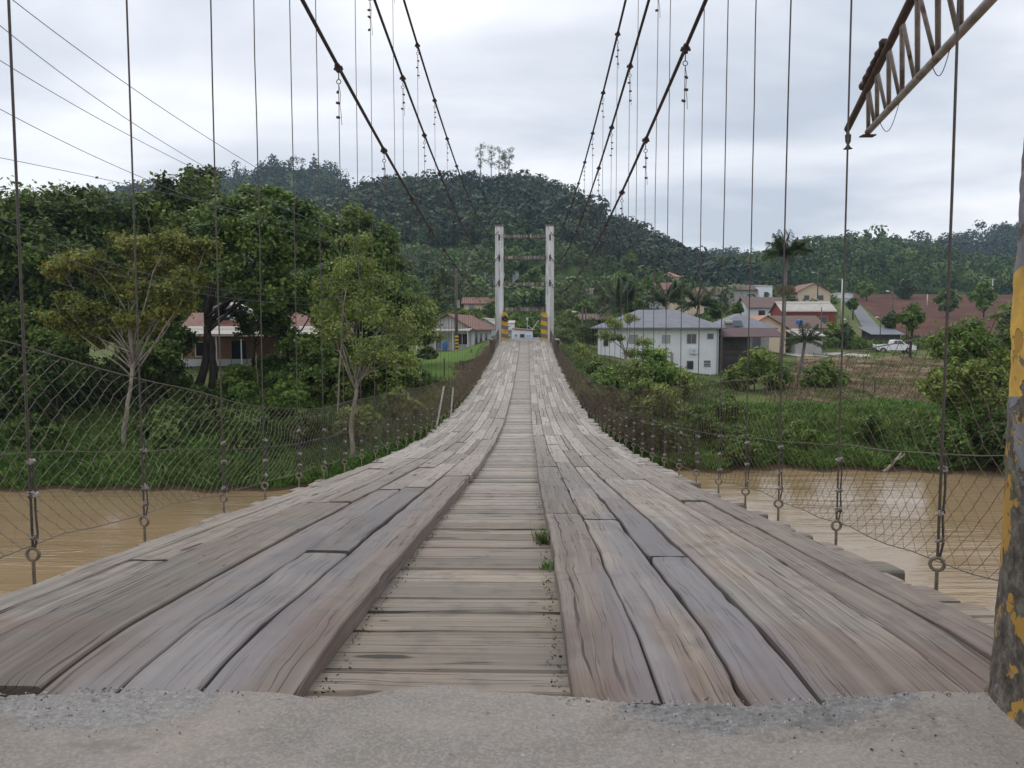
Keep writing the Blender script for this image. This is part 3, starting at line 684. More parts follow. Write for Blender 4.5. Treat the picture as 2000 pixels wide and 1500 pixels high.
def tree(name, label, base, lobes_px, depth, leafmat, nleaf, lsize, barkmat='bark_dark', trunk_r=.16, spread=1.6, group=None, seed=1, fork=.45, cat='tree', trunks=1, extra=None, flat=.85, twigs=0, lean=None):
    """base: pixel column of the foot; lobes_px: (px,py,r_px) drawn at distance depth"""
    r = np.random.default_rng(seed); b = G(base, depth); root = thing(name, label, cat, b, 0, group); nleaf = int(nleaf*(1.55 if depth < 60 else 1.2)); lsize *= 1.08 if depth < 60 else 1
    L = []
    for (px, py, rp) in lobes_px:
        if depth < 60 and nleaf > 8000: rp = rp*1.16
        dd = depth + r.uniform(-spread, spread); p = P(px, py, dd); L.append((p.x-b.x, p.y-b.y, p.z-b.z, rp/FPX*depth))
    mb = MB(); hi = max(l[2] for l in L); cx = sum(l[0] for l in L)/len(L)
    for tk in range(trunks):
        off = Vector((0 if trunks == 1 else (tk-.5)*1.0, r.uniform(-.3, .3), 0))
        f = Vector((cx*.45, 0, hi*fork)) + off*1.3
        if lean is not None: f = Vector((lean[0], 0, lean[1]))
        limb(mb, off + Vector((0, 0, -.5)), f, trunk_r*1.25, trunk_r*.8, r, 8, .05, 7)
        mine = L[tk::trunks]
        for l in mine:
            t = Vector(l[:3]); limb(mb, f + Vector((0, 0, r.uniform(-.15, .1)*hi*fork)), t, trunk_r*.5, trunk_r*.12, r, 5, .10, 6)
            for q in range(2+twigs):
                e = t + Vector(r.normal(size=3))*l[3]*.75; limb(mb, t.lerp(f, .25*r.uniform()), e, trunk_r*.16, trunk_r*.05, r, 3, .12, 4)
    mb.build('trunk', M[barkmat], root, smooth=True)
    o = link('crown', np_mesh('crown', leaf_cloud(L, nleaf, lsize, r, flat), 4), M[leafmat], root)
    if extra:
        link('crown', np_mesh('crown', leaf_cloud(L[::2], extra[1], lsize, r, flat), 4), M[extra[0]], root)
    return root
# ------------------------------------------------------------------ near abutment
def slab_edge(x):
    e = 1.728 + .018*sn(x*3.1, 2) + .008*sn(x*11, 5)
    e += .03*math.exp(-((x-.02)/.12)**2) - .035*math.exp(-((x+.22)/.13)**2)
    if x > .92: e += .028
    if .38 < x < .90: e -= .01
    if -1.35 < x < -.85: e -= .02
    return e
def near_abutment():
    xs = np.concatenate([np.linspace(-6, -1.9, 8), np.linspace(-1.8, 1.8, 300), np.linspace(1.9, 6, 8)]); vs = np.concatenate([np.linspace(-8, .6, 14)[:-1], np.linspace(.6, 1, 30)[:-1], np.linspace(0, 1, 130)])
    n0 = 13+29; X = np.zeros((len(vs)+3, len(xs))); Y = X.copy(); Z = X.copy()
    for j, x in enumerate(xs):
        e = slab_edge(x)
        for i, v in enumerate(vs):
            y = v if i < n0 else 1.0 + (e-1.0)*v
            z = .030 + .006*sn(x*2+y*1.3, 1) + .003*sn(x*9-y*7, 3)
            worn = max(0, 1-abs(abs(x+.05)-.80)/.38)**.5 if abs(abs(x+.05)-.80) < .38 else 0
            w = min(1, max(0, (y-1.53 + .03*sn(x*8, 4))/.04)); z -= .016*worn*w
            if worn*w > .2: z += random.uniform(-.0035, .0035)
            z += random.uniform(-.0008, .0008)
            X[i, j], Y[i, j], Z[i, j] = x, y, z
        for q, (dy, zz) in enumerate(((.012, .012), (.014, -.10), (.014, -1.2))): X[len(vs)+q, j], Y[len(vs)+q, j], Z[len(vs)+q, j] = x, e+dy, zz + (Z[len(vs)-1, j]-.03 if q == 0 else 0)
    o = link('concrete_slab', grid_mesh('concrete_slab', X, Y, Z), M['slab'], smooth=True)
    tag(o, kind='structure')
    m = MB(); m.box(-6, 6, -8, 1.60, -8, -.06); tag(m.build('near_abutment', M['concrete']), kind='structure')
    m = MB(); m.box(-2.6, 2.6, YE+.25, YE+2.2, -7, .12); m.box(-2.6, -2.15, YE+.25, YE+6, -3, .2); m.box(2.2, 2.65, YE+.25, YE+6, -3, .2)
    tag(m.build('far_abutment', M['concrete']), kind='structure')
near_abutment()

# ------------------------------------------------------------------ deck
bridge = thing('bridge_deck', 'long sagging bridge deck of weathered grey timber planks hung over the brown river', 'bridge', (0, 0, 0))
PLT = .070
def ktop(Y): return PLT - .036*max(0, min(1, (2.25-Y)/.5))**1.4
class Bound:
    """a wavering line between two plank rows"""
    def __init__(s, x, seed, amp=.009): s.x, s.s, s.a = x, seed, amp
    def __call__(s, Y): return s.x + s.a*(sn(Y*.55, s.s) + .35*sn(Y*2.1, s.s+3)) * (min(1, .35+Y/6)) + .0022*sn(Y*7.5, s.s+5)
def plank(mb, Y0, Y1, fl, fr, seg, tone, dz, tilt, gap):
    n = max(2, int((Y1-Y0)/seg)); m = len(mb.v); K = 9; u0 = random.uniform(0, 50); v0 = random.uniform(0, 50); s0 = random.uniform(0, 99)
    chip0, chip1 = random.uniform(0, .03), random.uniform(0, .03)
    nt = [(random.uniform(Y0, Y1), random.choice((0, 1)), random.uniform(.003, .010), random.uniform(.06, .25)) for _ in range(3 if seg < .1 else 0)] + [(random.choice((Y0, Y1)), random.choice((0, 1)), random.uniform(.004, .014), random.uniform(.04, .12)) for _ in range(2 if seg < .2 else 0)]
    for i in range(n+1):
        Y = Y0 + (Y1-Y0)*i/n; na_ = sum(q[2]*max(0, 1-abs(Y-q[0])/q[3]) for q in nt if q[1] == 0); nb_ = sum(q[2]*max(0, 1-abs(Y-q[0])/q[3]) for q in nt if q[1]); a = na_ + fl(Y) + gap*(.5+.5*abs(sn(Y*1.3, int(s0)))); b = -nb_ + fr(Y) - gap*(.5+.5*abs(sn(Y*1.7, int(s0)+2)))
        z = deck(Y) + ktop(Y) + dz + .003*sn(Y*2.3+s0, 1)
        w = b-a
        cup = .004*sn(s0, 2)
        pr = [(0, -.068), (0, -.006), (.004, -.001), (.03, 0), (w*.5, cup), (w-.03, 0), (w-.004, -.001), (w, -.006), (w, -.068)]
        for (x, h) in pr:
            yy = Y
            if i == 0: yy += chip0*abs(sn(x*30+s0, 4))*.6
            if i == n: yy -= chip1*abs(sn(x*26+s0, 6))*.6
            mb.vert((a+x, yy, z + h + tilt*(x-w/2)), (u0+Y, v0+x+(0 if -.03 < h else h+.2), tone))
    for i in range(n):
        for k in range(K-1):
            q = m+i*K+k; mb.f.append((q, q+1, q+K+1, q+K))
    mb.f.append(tuple(m+k for k in range(K))); mb.f.append(tuple(m+n*K+k for k in range(K-1, -1, -1)))
RB = [Bound(x, i+1) for i, x in enumerate((.330, .54, .735, .91, 1.29, 1.46, 1.61))]
LB = [Bound(x, i+11) for i, x in enumerate((-1.61, -1.46, -1.285, -.97, -.775, -.575, -.325))]
RB[0].a = LB[-1].a = .009; RB[1].a = LB[-2].a = .013
class Mid:
    def __init__(s, a, b, f, sd): s.a, s.b, s.f, s.s = a, b, f, sd
    def __call__(s, Y): return s.a(Y)*(1-s.f) + s.b(Y)*s.f + .008*sn(Y*.8, s.s)
planks = []
first = {('r', 0): [4.6, 8.3], ('r', 1): [4.35, 6.1, 9], ('r', 2): [3.25, 5.4, 8.4], ('r', 3): [6.9, 10], ('r', 4): [5.3], ('r', 5): [6.6],
         ('l', 0): [6.2], ('l', 1): [3.15, 8], ('l', 2): [5.1, 9.5], ('l', 3): [6.0, 8.2], ('l', 4): [3.35, 6.1], ('l', 5): [7.2, 10.2]}
for side, BB in (('l', LB), ('r', RB)):
    for k in range(6):
        cuts = [(1.825 if (side, k) in (('r', 4), ('r', 5)) else 1.785 if (side == 'l' and k < 3) else 1.725) + random.uniform(-.012, .012)] + first[(side, k)]
        while cuts[-1] < YE - 2.2: cuts.append(cuts[-1] + random.uniform(1.5, 3.6))
        cuts.append(YE + .1)
        for q in range(len(cuts)-1):
            a, b = cuts[q], cuts[q+1]; wide = (BB[k+1].x - BB[k].x) > .25
            if wide and (a > 5.0 or random.random() < .0):
                md = Mid(BB[k], BB[k+1], .5, k+q)
                planks += [(a, b, BB[k], md), (a + random.uniform(.0, .012), b, md, BB[k+1])]
            elif not wide and a > 9 and random.random() < .30:
                md = Mid(BB[k], BB[k+1], random.uniform(.35, .65), k+q); planks += [(a, b, BB[k], md), (a, b, md, BB[k+1])]
            elif wide and a < 2:
                planks.append((a, b, BB[k], BB[k+1]))
            else: planks.append((a, b, BB[k], BB[k+1]))
planks.sort(key=lambda p: p[0]); far_mb = MB()
for i, (a, b, fl, fr) in enumerate(planks):
    mb = MB() if i < 99 else far_mb
    g0 = random.choice((.003, .005, .008, .011)) if a < 6 else random.uniform(.003, .010)
    plank(mb, a + .003, b - .003 - (random.uniform(0, .02)), fl, fr, .03 if a < 5 else .12 if a < 14 else .3, random.random(), random.uniform(-.006, .006), random.uniform(-.03, .03), g0)
    if i < 99: mb.build('running_plank', M['running_wood'], bridge, attr=True)
tag(far_mb.build('running_plank', M['running_wood'], bridge, attr=True), 'more distant running planks laid end to end', kind='stuff')

# cross planks
Y = 1.60; cps = []
wl = [.27, .17, .36, .22, .19, .27, .25, .23]
while Y < YE + .1:
    w = wl.pop(0) if wl else random.uniform(.16, .29); cps.append((Y, w)); Y += w
far_mb = MB()
for i, (Y, w) in enumerate(cps):
    mb = MB() if i < 99 else far_mb
    xa = -1.78 + random.uniform(-.07, .06); xb = 1.83 + random.uniform(-.07, .06); tone = random.random(); u0 = random.uniform(0, 60); v0 = random.uniform(0, 60)
    n = 44 if i < 20 else 8; m = len(mb.v); K = 7; dz = random.uniform(-.005, .004) - .002; s0 = random.uniform(0, 99); gp = random.choice((.003, .005, .007, .010)) if i > 3 else .007
    for q in range(n+1):
        x = xa + (xb-xa)*q/n; ya = Y + gp + .0025*sn(x*3+s0, 1); yb = Y + w - gp - .0025*sn(x*2.5+s0, 2); ww = yb-ya
        for (d, h) in ((0, -.055), (0, -.012), (.009, -.001), (ww*.5, .001), (ww-.009, -.001), (ww, -.012), (ww, -.055)):
            yy = ya + d; mb.vert((x, yy, deck(yy) + dz + h + .0015*sn(x*4+s0, 3)), (u0+x, v0+d, tone))
    for q in range(n):
        for k in range(K-1):
            t = m+q*K+k; mb.f.append((t, t+K, t+K+1, t+1))
    mb.f.append(tuple(m+k for k in range(K))); mb.f.append(tuple(m+n*K+k for k in range(K-1, -1, -1)))
    if i < 99: mb.build('cross_plank', M['cross_wood'], bridge, attr=True)
tag(far_mb.build('cross_plank', M['cross_wood'], bridge, attr=True), 'more distant cross planks', kind='stuff')
# longitudinal bearers and hung cross beams
for x in (-1.45, -.75, 0, .75, 1.45):
    mb = MB(); pts = [Y for Y in np.arange(1.7, YE+.1, .6)]; m0 = 0
    for Yv in pts:
        for (dx, h) in ((-.06, -.20), (-.06, -.058), (.06, -.058), (.06, -.20)): mb.vert((x+dx, Yv, deck(Yv)+h-.004), (Yv, dx, .3))
    for q in range(len(pts)-1):
        for k in range(4): mb.f.append((q*4+k, q*4+(k+1) % 4, q*4+4+(k+1) % 4, q*4+4+k))
    mb.build('bearer', M['old_wood'], bridge, attr=True)

HL_ = [3.12, 4.05, 5.13, 5.95, 6.85, 7.7]; HR_ = [3.03, 4.02, 4.95, 5.7, 6.5, 7.36]
y = 8.58
while y < 56: HL_.append(y); y += .885
y = 8.2
while y < 56: HR_.append(y); y += .885
mbeam = MB(); mbeam.box(-1.93, 1.93, -.05, .05, -.12, 0); beam_me = mbeam.mesh('floor_beam', True)
beam_me.materials.append(M['old_wood'])
for i, y in enumerate(HL_):
    yr = HR_[i] if i < len(HR_) else y
    b = bpy.data.objects.new('floor_beam', beam_me); COL.objects.link(b); b.parent = bridge; b.location = (0, (y+yr)/2, deck((y+yr)/2)-.21); b.rotation_euler = (0, 0, math.atan2(yr-y, 3.7))

# ------------------------------------------------------------------ fences
def f_top(side, Y):
    if side < 0:
        t = np.interp(Y, [1.5, 3.0, 4.2, 5.4, 7.2, 9.5, 13.5, 20, 57], [1.02, .97, .85, .76, .70, .80, .96, .95, .92])
    else: t = np.interp(Y, [1.5, 2.7, 3.3, 4.1, 6, 9, 57], [1.12, 1.06, 1.02, 1.0, .93, .95, .92])
    return deck(Y) + float(t) + .02*sn(Y*1.1, 3 if side < 0 else 8)
def f_bot(side, Y):
    return deck(Y) + .10 + .02*sn(Y*2.1, 5 if side < 0 else 9) + (.02 if side < 0 else 0)
def f_x(side, Y, h): return side*(1.875 + .03*sn(Y*.9+h*1.3, 6) + (.03*math.sin(h*3.1)*abs(sn(Y*.45, 2))))
def fence(side):
    nm = 'left' if side < 0 else 'right'
    root = thing('chain_link_fence', f'rusty chain link fence along the {nm} edge of the plank deck', 'fence', (side*1.875, 2, 0))
    o = Vector(root.location); V = []; F = []; p = .0505; N = 19; Yw = 1.95 if side > 0 else 1.6; idx = 0; nn = 3
    while Yw < 56.6:
        Yw += p; prev = []
        near = Yw < 12
        for j in range(N+1):
            f = j/N; Y = Yw + (p if (j+idx) % 2 else 0)*1.06 - p*.03
            # gentle random slump of the whole net
            Y += .035*sn(Yw*.8 + f*2.2, 4) + .012*sn(Yw*5+f*5, 2)
            z = f_bot(side, Y) + (f_top(side, Y)-f_bot(side, Y))*(f + .02*sn(Yw*3+f*4, 1)*math.sin(math.pi*f)); x = f_x(side, Y, f*3)
            prev.append((x + (.002 if j % 2 else -.002), Y, z))
        r_ = .00115 if near else .0016
        i0 = len(V)
        for j, q in enumerate(prev):
            V += [(q[0]-r_-o.x, q[1]-r_*.6-o.y, q[2]-o.z), (q[0]+r_-o.x, q[1]-r_*.6-o.y, q[2]-o.z), (q[0]-o.x, q[1]+r_-o.y, q[2]+r_*.5-o.z)]
        for j in range(N):
            for k in range(3): F.append((i0+j*3+k, i0+j*3+(k+1) % 3, i0+j*3+3+(k+1) % 3, i0+j*3+3+k))
        idx += 1
    me = bpy.data.meshes.new('wire_mesh'); me.from_pydata(V, [], F); me.update()
    link('wire_mesh', me, M['wire_light' if side < 0 else 'wire_rust'], root)
    for frac, rr in ((1, .0032), (.47, .0028), (0, .0028)):
        mb = MB(); pts = []
        for Y in np.arange(1.95 if side > 0 else 1.6, 56.8, .22):
            zb, zt = f_bot(side, Y), f_top(side, Y); pts.append(Vector((f_x(side, Y, frac*3), Y, zb+(zt-zb)*frac)) - o)
        mb.tube(pts, rr, 4); mb.build('tension_wire', M['wire_light'], root)
fence(-1); fence(1)
for k, (a, b, c) in enumerate((((867, 755), (853, 832), 17.5), ((885, 757), (880, 815), 20.7))):
    p1 = P(*a, c+.3); p0 = P(*b, c-.2); mb = MB(); mb.tube([p0, p1], .022, 6); mb.box(p0.x-.04, p0.x+.04, p0.y-.04, p0.y+.04, p0.z-.03, p0.z+.0)
    tag(mb.build('fence_brace', M['galvanised']), ('left', 'right')[k] + ' one of two pale leaning metal braces against the left fence', 'fence brace', 'pale braces of the left fence')

# ------------------------------------------------------------------ hangers
def ordn(i):
    return ['nearest', 'second', 'third', 'fourth', 'fifth', 'sixth', 'seventh', 'eighth', 'ninth', 'tenth'][i] if i < 10 else f'{i+1}{"th" if (i+1) % 10 not in (1,2,3) or 10 < i+1 < 14 else {1:"st",2:"nd",3:"rd"}[(i+1) % 10]}'
mc = MB(); mc.box(-.016, .016, -.010, .010, -.008, .008); mc.tube([(-.018, 0, -.002), (-.012, 0, .014), (.012, 0, .014), (.018, 0, -.002)], .0045, 5); mc.tube([(-.012, -.014, 0), (-.012, .018, 0)], .006, 6); mc.tube([(.012, -.014, 0), (.012, .018, 0)], .006, 6)
clip_me = mc.mesh('clip'); clip_me.materials.append(M['galvanised'])
mc = MB(); mc.v = []; mc.tube([(-.02, 0, 0), (.02, 0, 0)], .014, 6); mc.tube([(0, -.012, .004), (0, .014, .004)], .010, 5)
rclip_me = mc.mesh('clip'); rclip_me.materials.append(M['rust_steel'])
def dup_mesh(name, me, parent, loc, rot=(0, 0, 0), sc=1):
    o = bpy.data.objects.new(name, me); COL.objects.link(o); o.parent = parent; o.location = loc; o.rotation_euler = rot; o.scale = (sc, sc, sc); return o
ring_z = .115
me_bolt = MB().tube([(0, 0, -.16), (0, 0, ring_z-.026)], .0075, 7).torus((0, 0, ring_z), .0255, .0075, 'y', 16, 6).tube([(0, 0, -.115), (0, 0, -.10)], .02, 6).mesh('eye_bolt'); me_bolt.materials.append(M['rod_steel'])
me_top = MB().tube([(0, 0, 0), (0, 0, -.13)], .006, 5).torus((0, 0, -.155), .024, .005, 'y', 12, 5).mesh('top_ring'); me_top.materials.append(M['rust_steel'])
for side, Ys in ((-1, HL_), (1, HR_)):
    nm = 'left' if side < 0 else 'right'
    for i, Y in enumerate(Ys):
        k = i % 3; z0 = deck(Y) - .02; zt = cable_z(k, Y); x = side*HX
        root = thing('hanger_rope', f'thin vertical steel hanger rope on the {nm} side, {ordn(i)} from the near end', 'hanger rope', (x, Y, z0), 0, 'vertical hanger ropes of the bridge')
        lean = -side*.0
        dup_mesh('eye_bolt', me_bolt, root, (0, 0, 0), (0, 0, random.uniform(-.4, .4)))
        H = zt - z0; rr = .0058 if i == 0 else .005 if i < 3 else .0045
        mb = MB(); pts = [(0, 0, ring_z+.024)]
        for q in range(1, 9):
            t = q/9; pts.append((.004*sn(t*7+i, 1), .006*sn(t*5+i, 3), ring_z+.024 + (H-.18-ring_z-.024)*t))
        pts.append((0, 0, H-.18)); mb.tube(pts, rr, 5)
        # doubled-back tails
        tl = random.uniform(.42, .58)
        if Y < 15:
            mb.tube([(.008, .0, ring_z+.02), (.022, .002, .2), (.016, .003, .3), (.02, 0, .42), (.014, 0, tl+.03)], rr*.85, 5)
            mb.tube([(.0, .0, H-.18), (.018, 0, H-.28), (.01, .0, H-.42), (.022, 0, H-.5), (.028, 0, H-.62)], rr*.8, 4)
        mb.build('rope', M['rope_steel'], root)
        if zt < 20:
            dup_mesh('top_ring', me_top, root, (0, 0, H))
        if Y < 17:
            for hz in (.19 + random.uniform(-.02, .03), .33 + random.uniform(-.04, .04), .48 + random.uniform(-.04, .05)):
                dup_mesh('clip', clip_me, root, (.008, 0, hz), (random.uniform(-.4, .4), random.uniform(-.3, .3), random.uniform(-1, 1)), random.uniform(.85, 1.05))
        if Y > 7.5 and Y < 32:
            for hz in (.27, .40, .53):
                dup_mesh('clip', rclip_me, root, (.012*random.choice((-1, 1)), 0, H-hz+random.uniform(-.03, .03)), (0, 0, random.uniform(-1.2, 1.2)), 1.0)

# ------------------------------------------------------------------ main cables
CN = ('lowest', 'top', 'middle')
mcl = MB(); mcl.tube([(0, -.055, 0), (0, .055, 0)], [.034, .034], 8); mcl.tube([(-.055, 0, -.02), (.055, 0, -.02)], .014, 6); mcl.tube([(-.05, .0, -.035), (-.035, 0, .01)], .014, 5); mcl.tube([(.05, 0, -.035), (.035, 0, .01)], .014, 5); mcl.box(-.028, .028, -.035, .035, -.055, -.015)
clamp_me = mcl.mesh('cable_clamp'); clamp_me.materials.append(M['rust_steel'])
for side, Ys in ((-1, HL_), (1, HR_)):
    nm = 'left' if side < 0 else 'right'
    for k in range(3):
        x = side*HX; root = thing('main_cable', f'{CN[k]} of the three dark sagging main cables on the {nm} side', 'cable', (x, 1.4, cable_z(k, 1.4)), 0, 'main suspension cables')
        o = Vector(root.location); mb = MB()
        mb.tube([Vector((x, Y, cable_z(k, Y))) - o for Y in np.arange(1.4, 57.21, .8)] , .0205, 8)
        mb.build('cable', M['cable_steel'], root, smooth=True)
        for i, Y in enumerate(Ys):
            if i % 3 == k and Y > 4:
                sl_ = math.atan((cable_z(k, Y+.1)-cable_z(k, Y-.1))/.2)
                dup_mesh('cable_clamp', clamp_me, root, Vector((x, Y, cable_z(k, Y))) - o, (sl_, 0, random.uniform(-.15, .15)), .9)

# ------------------------------------------------------------------ towers
def tower(Y, label, far):
    root = thing('bridge_tower', label, 'bridge tower', (0, Y, 0))
    for s in (-1, 1):
        mb = MB(); x0, x1 = s*1.87-.30, s*1.87+.30; zb = -3.5 if far else -7.9
        n = 14; zs = [zb + (8.5-zb)*q/n for q in range(n+1)]
        mb.box(x0, x1, -.32, .32, zb, 8.5)
        for z in zs[1:-1]: mb.box(x0-.004, x1+.004, -.324, .324, z-.008, z+.008)
        bevel(mb.build('post', M['tower'], root), .02)
        mb = MB(); mb.box(x0-.06, x1+.06, -.38, .38, 8.5, 8.6); mb.build('cap', M['beam'], root)
        for hz in (7.8, 6.3, 4.45): 
            mb = MB(); mb.box(s*1.87-.05, s*1.87+.05, -.37, -.325, hz-.35, hz+.12); mb.tube([(s*1.85, -.36, hz-.1), (s*1.85, -.5, hz-.05)], .05, 6); mb.build('cable_bracket', M['rust_steel'], root)
    for hz, t in ((7.78, .22), (6.22, .25), (4.28, .22), (2.42, .26)):
        mb = MB(); n = 9
        for q in range(n):
            a = -1.57 + 3.14*q/n; mb.box(a+.001*(q > 0), a+3.14/n, -.2 + random.uniform(-.012, .012), .2, hz-t/2+random.uniform(-.02, .02), hz+t/2+random.uniform(-.02, .02))
        mb.build('crossbeam', M['beam'], root)
    return root
tf = tower(YE+.35, 'far white concrete bridge tower with four stained crossbeams and striped guards', True)
for s in (-1, 1):
    mb = MB(); pts = []
    c = s*1.45
    for (x, z) in ((-.2, -.1), (.2, -.1), (.2, 1.85), (.16, 2.05), (.08, 2.15), (-.08, 2.15), (-.16, 2.05), (-.2, 1.85)): pts.append((c+x, z))
    mb.prism(pts, 'y', -.75, -.33); bevel(mb.build('striped_guard', M['guard_far'], tf), .05)
mb = MB(); mb.box(.75, 1.56, -.45, -.25, 2.62, 2.82); mb.box(.9, .94, -.37, -.33, 2.8, 3.5); mb.build('sign_bracket', M['rubber'], tf)
mb = MB(); mb.torus((-1.42, -.85, 1.72), .16, .05, 'y', 12, 6); mb.tube([(-1.42, -.85, 1.88), (-1.62, -.6, 2.3)], .015, 4); mb.build('hanging_tyre', M['rubber'], tf)
tn = tower(1.15, 'near bridge tower beside the concrete slab', False)
# near guard on the right: peeling yellow and grey concrete pier with rounded corners
def near_guard(s):
    nz = 130; na = 72; V = []; F = []; hx, hy, rc = .30, .43, .12; cx, cy = 1.284+hx, 1.42
    for i in range(nz+1):
        z = -.06 + 2.25*i/nz; flare = .032*max(0, 1-(z+.06)/.22)**2 ; top = max(0, (z-1.95)/.24); shr = .14*top*top
        for j in range(na):
            a = 2*math.pi*j/na; ca, sa = math.cos(a), math.sin(a)
            e = 4.5; rr = (abs(ca/(hx-shr))**e + abs(sa/(hy-shr))**e)**(-1/e)
            bump = .004*sn(z*5+a*3, 1) + .002*sn(z*23+a*11, 2) + .0012*random.uniform(-1, 1) + .005*max(0, sn(z*3.1+a*2.3, 6))
            rr += flare + bump
            V.append(((cx + ca*rr + .002*z + .05*max(0, z-1.05))*s, cy + sa*rr, z))
    for i in range(nz):
        for j in range(na):
            q = (i*na+j, i*na+(j+1) % na, (i+1)*na+(j+1) % na, (i+1)*na+j); F.append(q if s > 0 else q[::-1])
    F.append(tuple(nz*na+j for j in range(na))) 
    V = [(v[0]-1.6*s, v[1]-1.4, v[2]) for v in V]
    me = bpy.data.meshes.new('guard_pier'); me.from_pydata(V, [], F); me.update()
    o = link('guard_pier', me, M['guard'], smooth=True); o.location = (1.6*s, 1.4, 0)
    return o
tag(near_guard(1), 'thick mossy concrete pier with peeling yellow and grey paint at the right edge', 'guard pier')
tag(near_guard(-1), 'matching mossy striped concrete pier at the left end of the slab', 'guard pier')

# ------------------------------------------------------------------ pipe truss
def truss():
    L0, L1 = P(1695, 258, 8.35), P(1935, 0, 5.05); U0, U1 = P(1655, 252, 8.95), P(1780, 0, 6.1); L2 = L1 + (L1-L0)*.55; U2 = U1 + (U1-U0)*.95
    root = thing('pipe_truss', 'rusty pipe truss arm jutting out above the right fence', 'truss', L0); o = L0.copy()
    MB().tube([L0-o, L2-o], .034, 10).build('lower_pipe', M['truss_grey'], root, smooth=True)
    MB().tube([U0-o, U2-o], .036, 10).build('upper_pipe', M['rust_steel'], root, smooth=True)
    def lo(t): return L0.lerp(L2, t)
    def up(Yv): return U0 + (U2-U0)*((Yv-U0.y)/(U2.y-U0.y))
    def onL(x): f = (x-1695)/240.0; return P(x, 258-258*f, 1/((1-f)/8.35 + f/5.05))
    def onU(x): f = (x-1655)/125.0; return P(x, 252-252*f, 1/((1-f)/8.95 + f/6.1))
    xs = [1696, 1713, 1736, 1762, 1792, 1832, 1876]
    for i, x in enumerate(xs):
        a, b = onL(x), onU(x)
        MB().tube([a-o, b-o], .021, 8).build('web_pipe', M['truss_grey'], root, smooth=True)
        if i < len(xs)-1: MB().tube([b-o, onL(xs[i+1]-5)-o], .018, 8).build('web_pipe', M['truss_grey'], root, smooth=True)
    MB().box(-.07, .07, -.05, .05, -.045, -.033).build('end_plate', M['rust_steel'], root)
    # a bundle strapped to the upper pipe
    mb = MB(); a = up(7.9); b = up(6.9); n = 26
    mb.tube([(a.lerp(b, q/n) - o + Vector((-.035, 0, .045 + .012*math.sin(q*1.1)))) for q in range(n+1)], [.030+.010*math.sin(q*1.3) for q in range(n+1)], 7); mb.build('strapped_bundle', M['rust_steel'], root, smooth=True)
    # fallen wires
    for t0, t1, dr in ((.10, .24, .17), (.42, .50, .13)):
        a, b = lo(t0), lo(t1); MB().tube([(a.lerp(b, q/12) - o - Vector((0, 0, dr*math.sin(math.pi*q/12)+.03))) for q in range(13)], .0035, 4).build('loose_wire', M['black_cable'], root)
    # strut that carries the arm from the tower post
    MB().tube([L2-o, Vector((2.2, 1.2, L2.z+.1))-o], .034, 8).tube([U2-o, Vector((2.2, 1.2, U2.z+.5))-o], .034, 8).build('strut', M['rust_steel'], root)
    p = U0 + Vector((.0, 0, -.02)); lp = thing('spotlight', 'small dark spotlight hanging under the tip of the pipe truss', 'lamp', p)
    MB().tube([(0, 0, .02), (.01, 0, -.05)], .02, 8).tube([(.01, 0, -.045), (.012, 0, -.12), (.012, 0, -.155)], [.034, .030, .012], 10).build('housing', M['rust_steel'], lp)
    MB().tube([(.012, 0, -.155), (.012, 0, -.185), (.012, 0, -.20)], [.014, .03, .052], 12).build('lamp_shade', M['rubber'], lp)
truss()

# weeds and litter on the deck
def tuft(name, label, loc, n, h, mat, sd, spread=.05, leanx=-.04):
    r = np.random.default_rng(sd); V = []
    for i in range(n):
        bx, by = r.normal(size=2)*spread*.35; a = r.uniform(0, 6.28); L = h*r.uniform(.5, 1); tip = np.array([bx + math.cos(a)*L*.5 + leanx*r.uniform(.3, 1), by + math.sin(a)*L*.5, L*r.uniform(.5, 1)]); w = .0022
        mid = np.array([bx, by, 0])*.45 + tip*.55 + np.array([0, 0, L*.14]); b = np.array([bx, by, 0])
        s = np.array([-math.sin(a), math.cos(a), 0])*w
        V += [b-s, b+s, mid+s, mid-s, mid-s, mid+s, tip+s*.2, tip-s*.2]
    o = link(name, np_mesh(name, np.array(V), 4), M[mat]); o.location = loc; return tag(o, label, 'plant')
tuft('grass_tuft', 'tuft of yellow green grass growing beside the right running planks', (.305, 3.95, deck(3.95)), 90, .10, 'weeds', 3)
tuft('weed', 'small low green weed just nearer than the grass tuft', (.315, 3.35, deck(3.35)), 60, .045, 'grass', 4, .07, 0)
r = np.random.default_rng(5); V = []
for i in range(900):
    y = 1.8 + 14*r.random()**1.8; s = r.choice((-1, 1)); x = s*(.318 - abs(r.normal())*.02); q = r.uniform(.001, .004); c = np.array([x, y, deck(y) + .002 + q*.4]); d = r.normal(size=(4, 3))*q; V += list(c+d)
tag(link('deck_litter', np_mesh('deck_litter', np.array(V), 4), M['forest_floor']), 'dark leaf crumbs and moss gathered along the kerb of the running planks', 'litter', kind='stuff')

r = np.random.default_rng(15); V = []
for i in range(900):
    if i < 220: x = r.choice((-.85, .75)) + r.normal()*.2; y = 1.64 + r.normal()*.05
    elif i < 600: x = r.uniform(-1.3, 1.3); y = slab_edge(x) - abs(r.normal())*.02
    else: x = r.uniform(-1.5, 1.5); y = r.uniform(1.25, 1.75)
    y = min(y, slab_edge(x) - .004); q = r.uniform(.0012, .0045)*(1.8 if r.random() < .06 else 1); c = np.array([x, y, .026 + q*.4]); k = np.array([[1, 0, 0], [-.5, .8, 0], [-.5, -.8, 0]])*q*r.uniform(.6, 1.3, (3, 1)); t_ = c + [0, 0, q]
    V += [c+k[0], c+k[1], t_, c+k[1], c+k[2], t_, c+k[2], c+k[0], t_]
tag(link('slab_grit', np_mesh('slab_grit', np.array(V), 3), M['grit']), 'loose grit and small stones on the concrete slab', 'grit', kind='stuff')
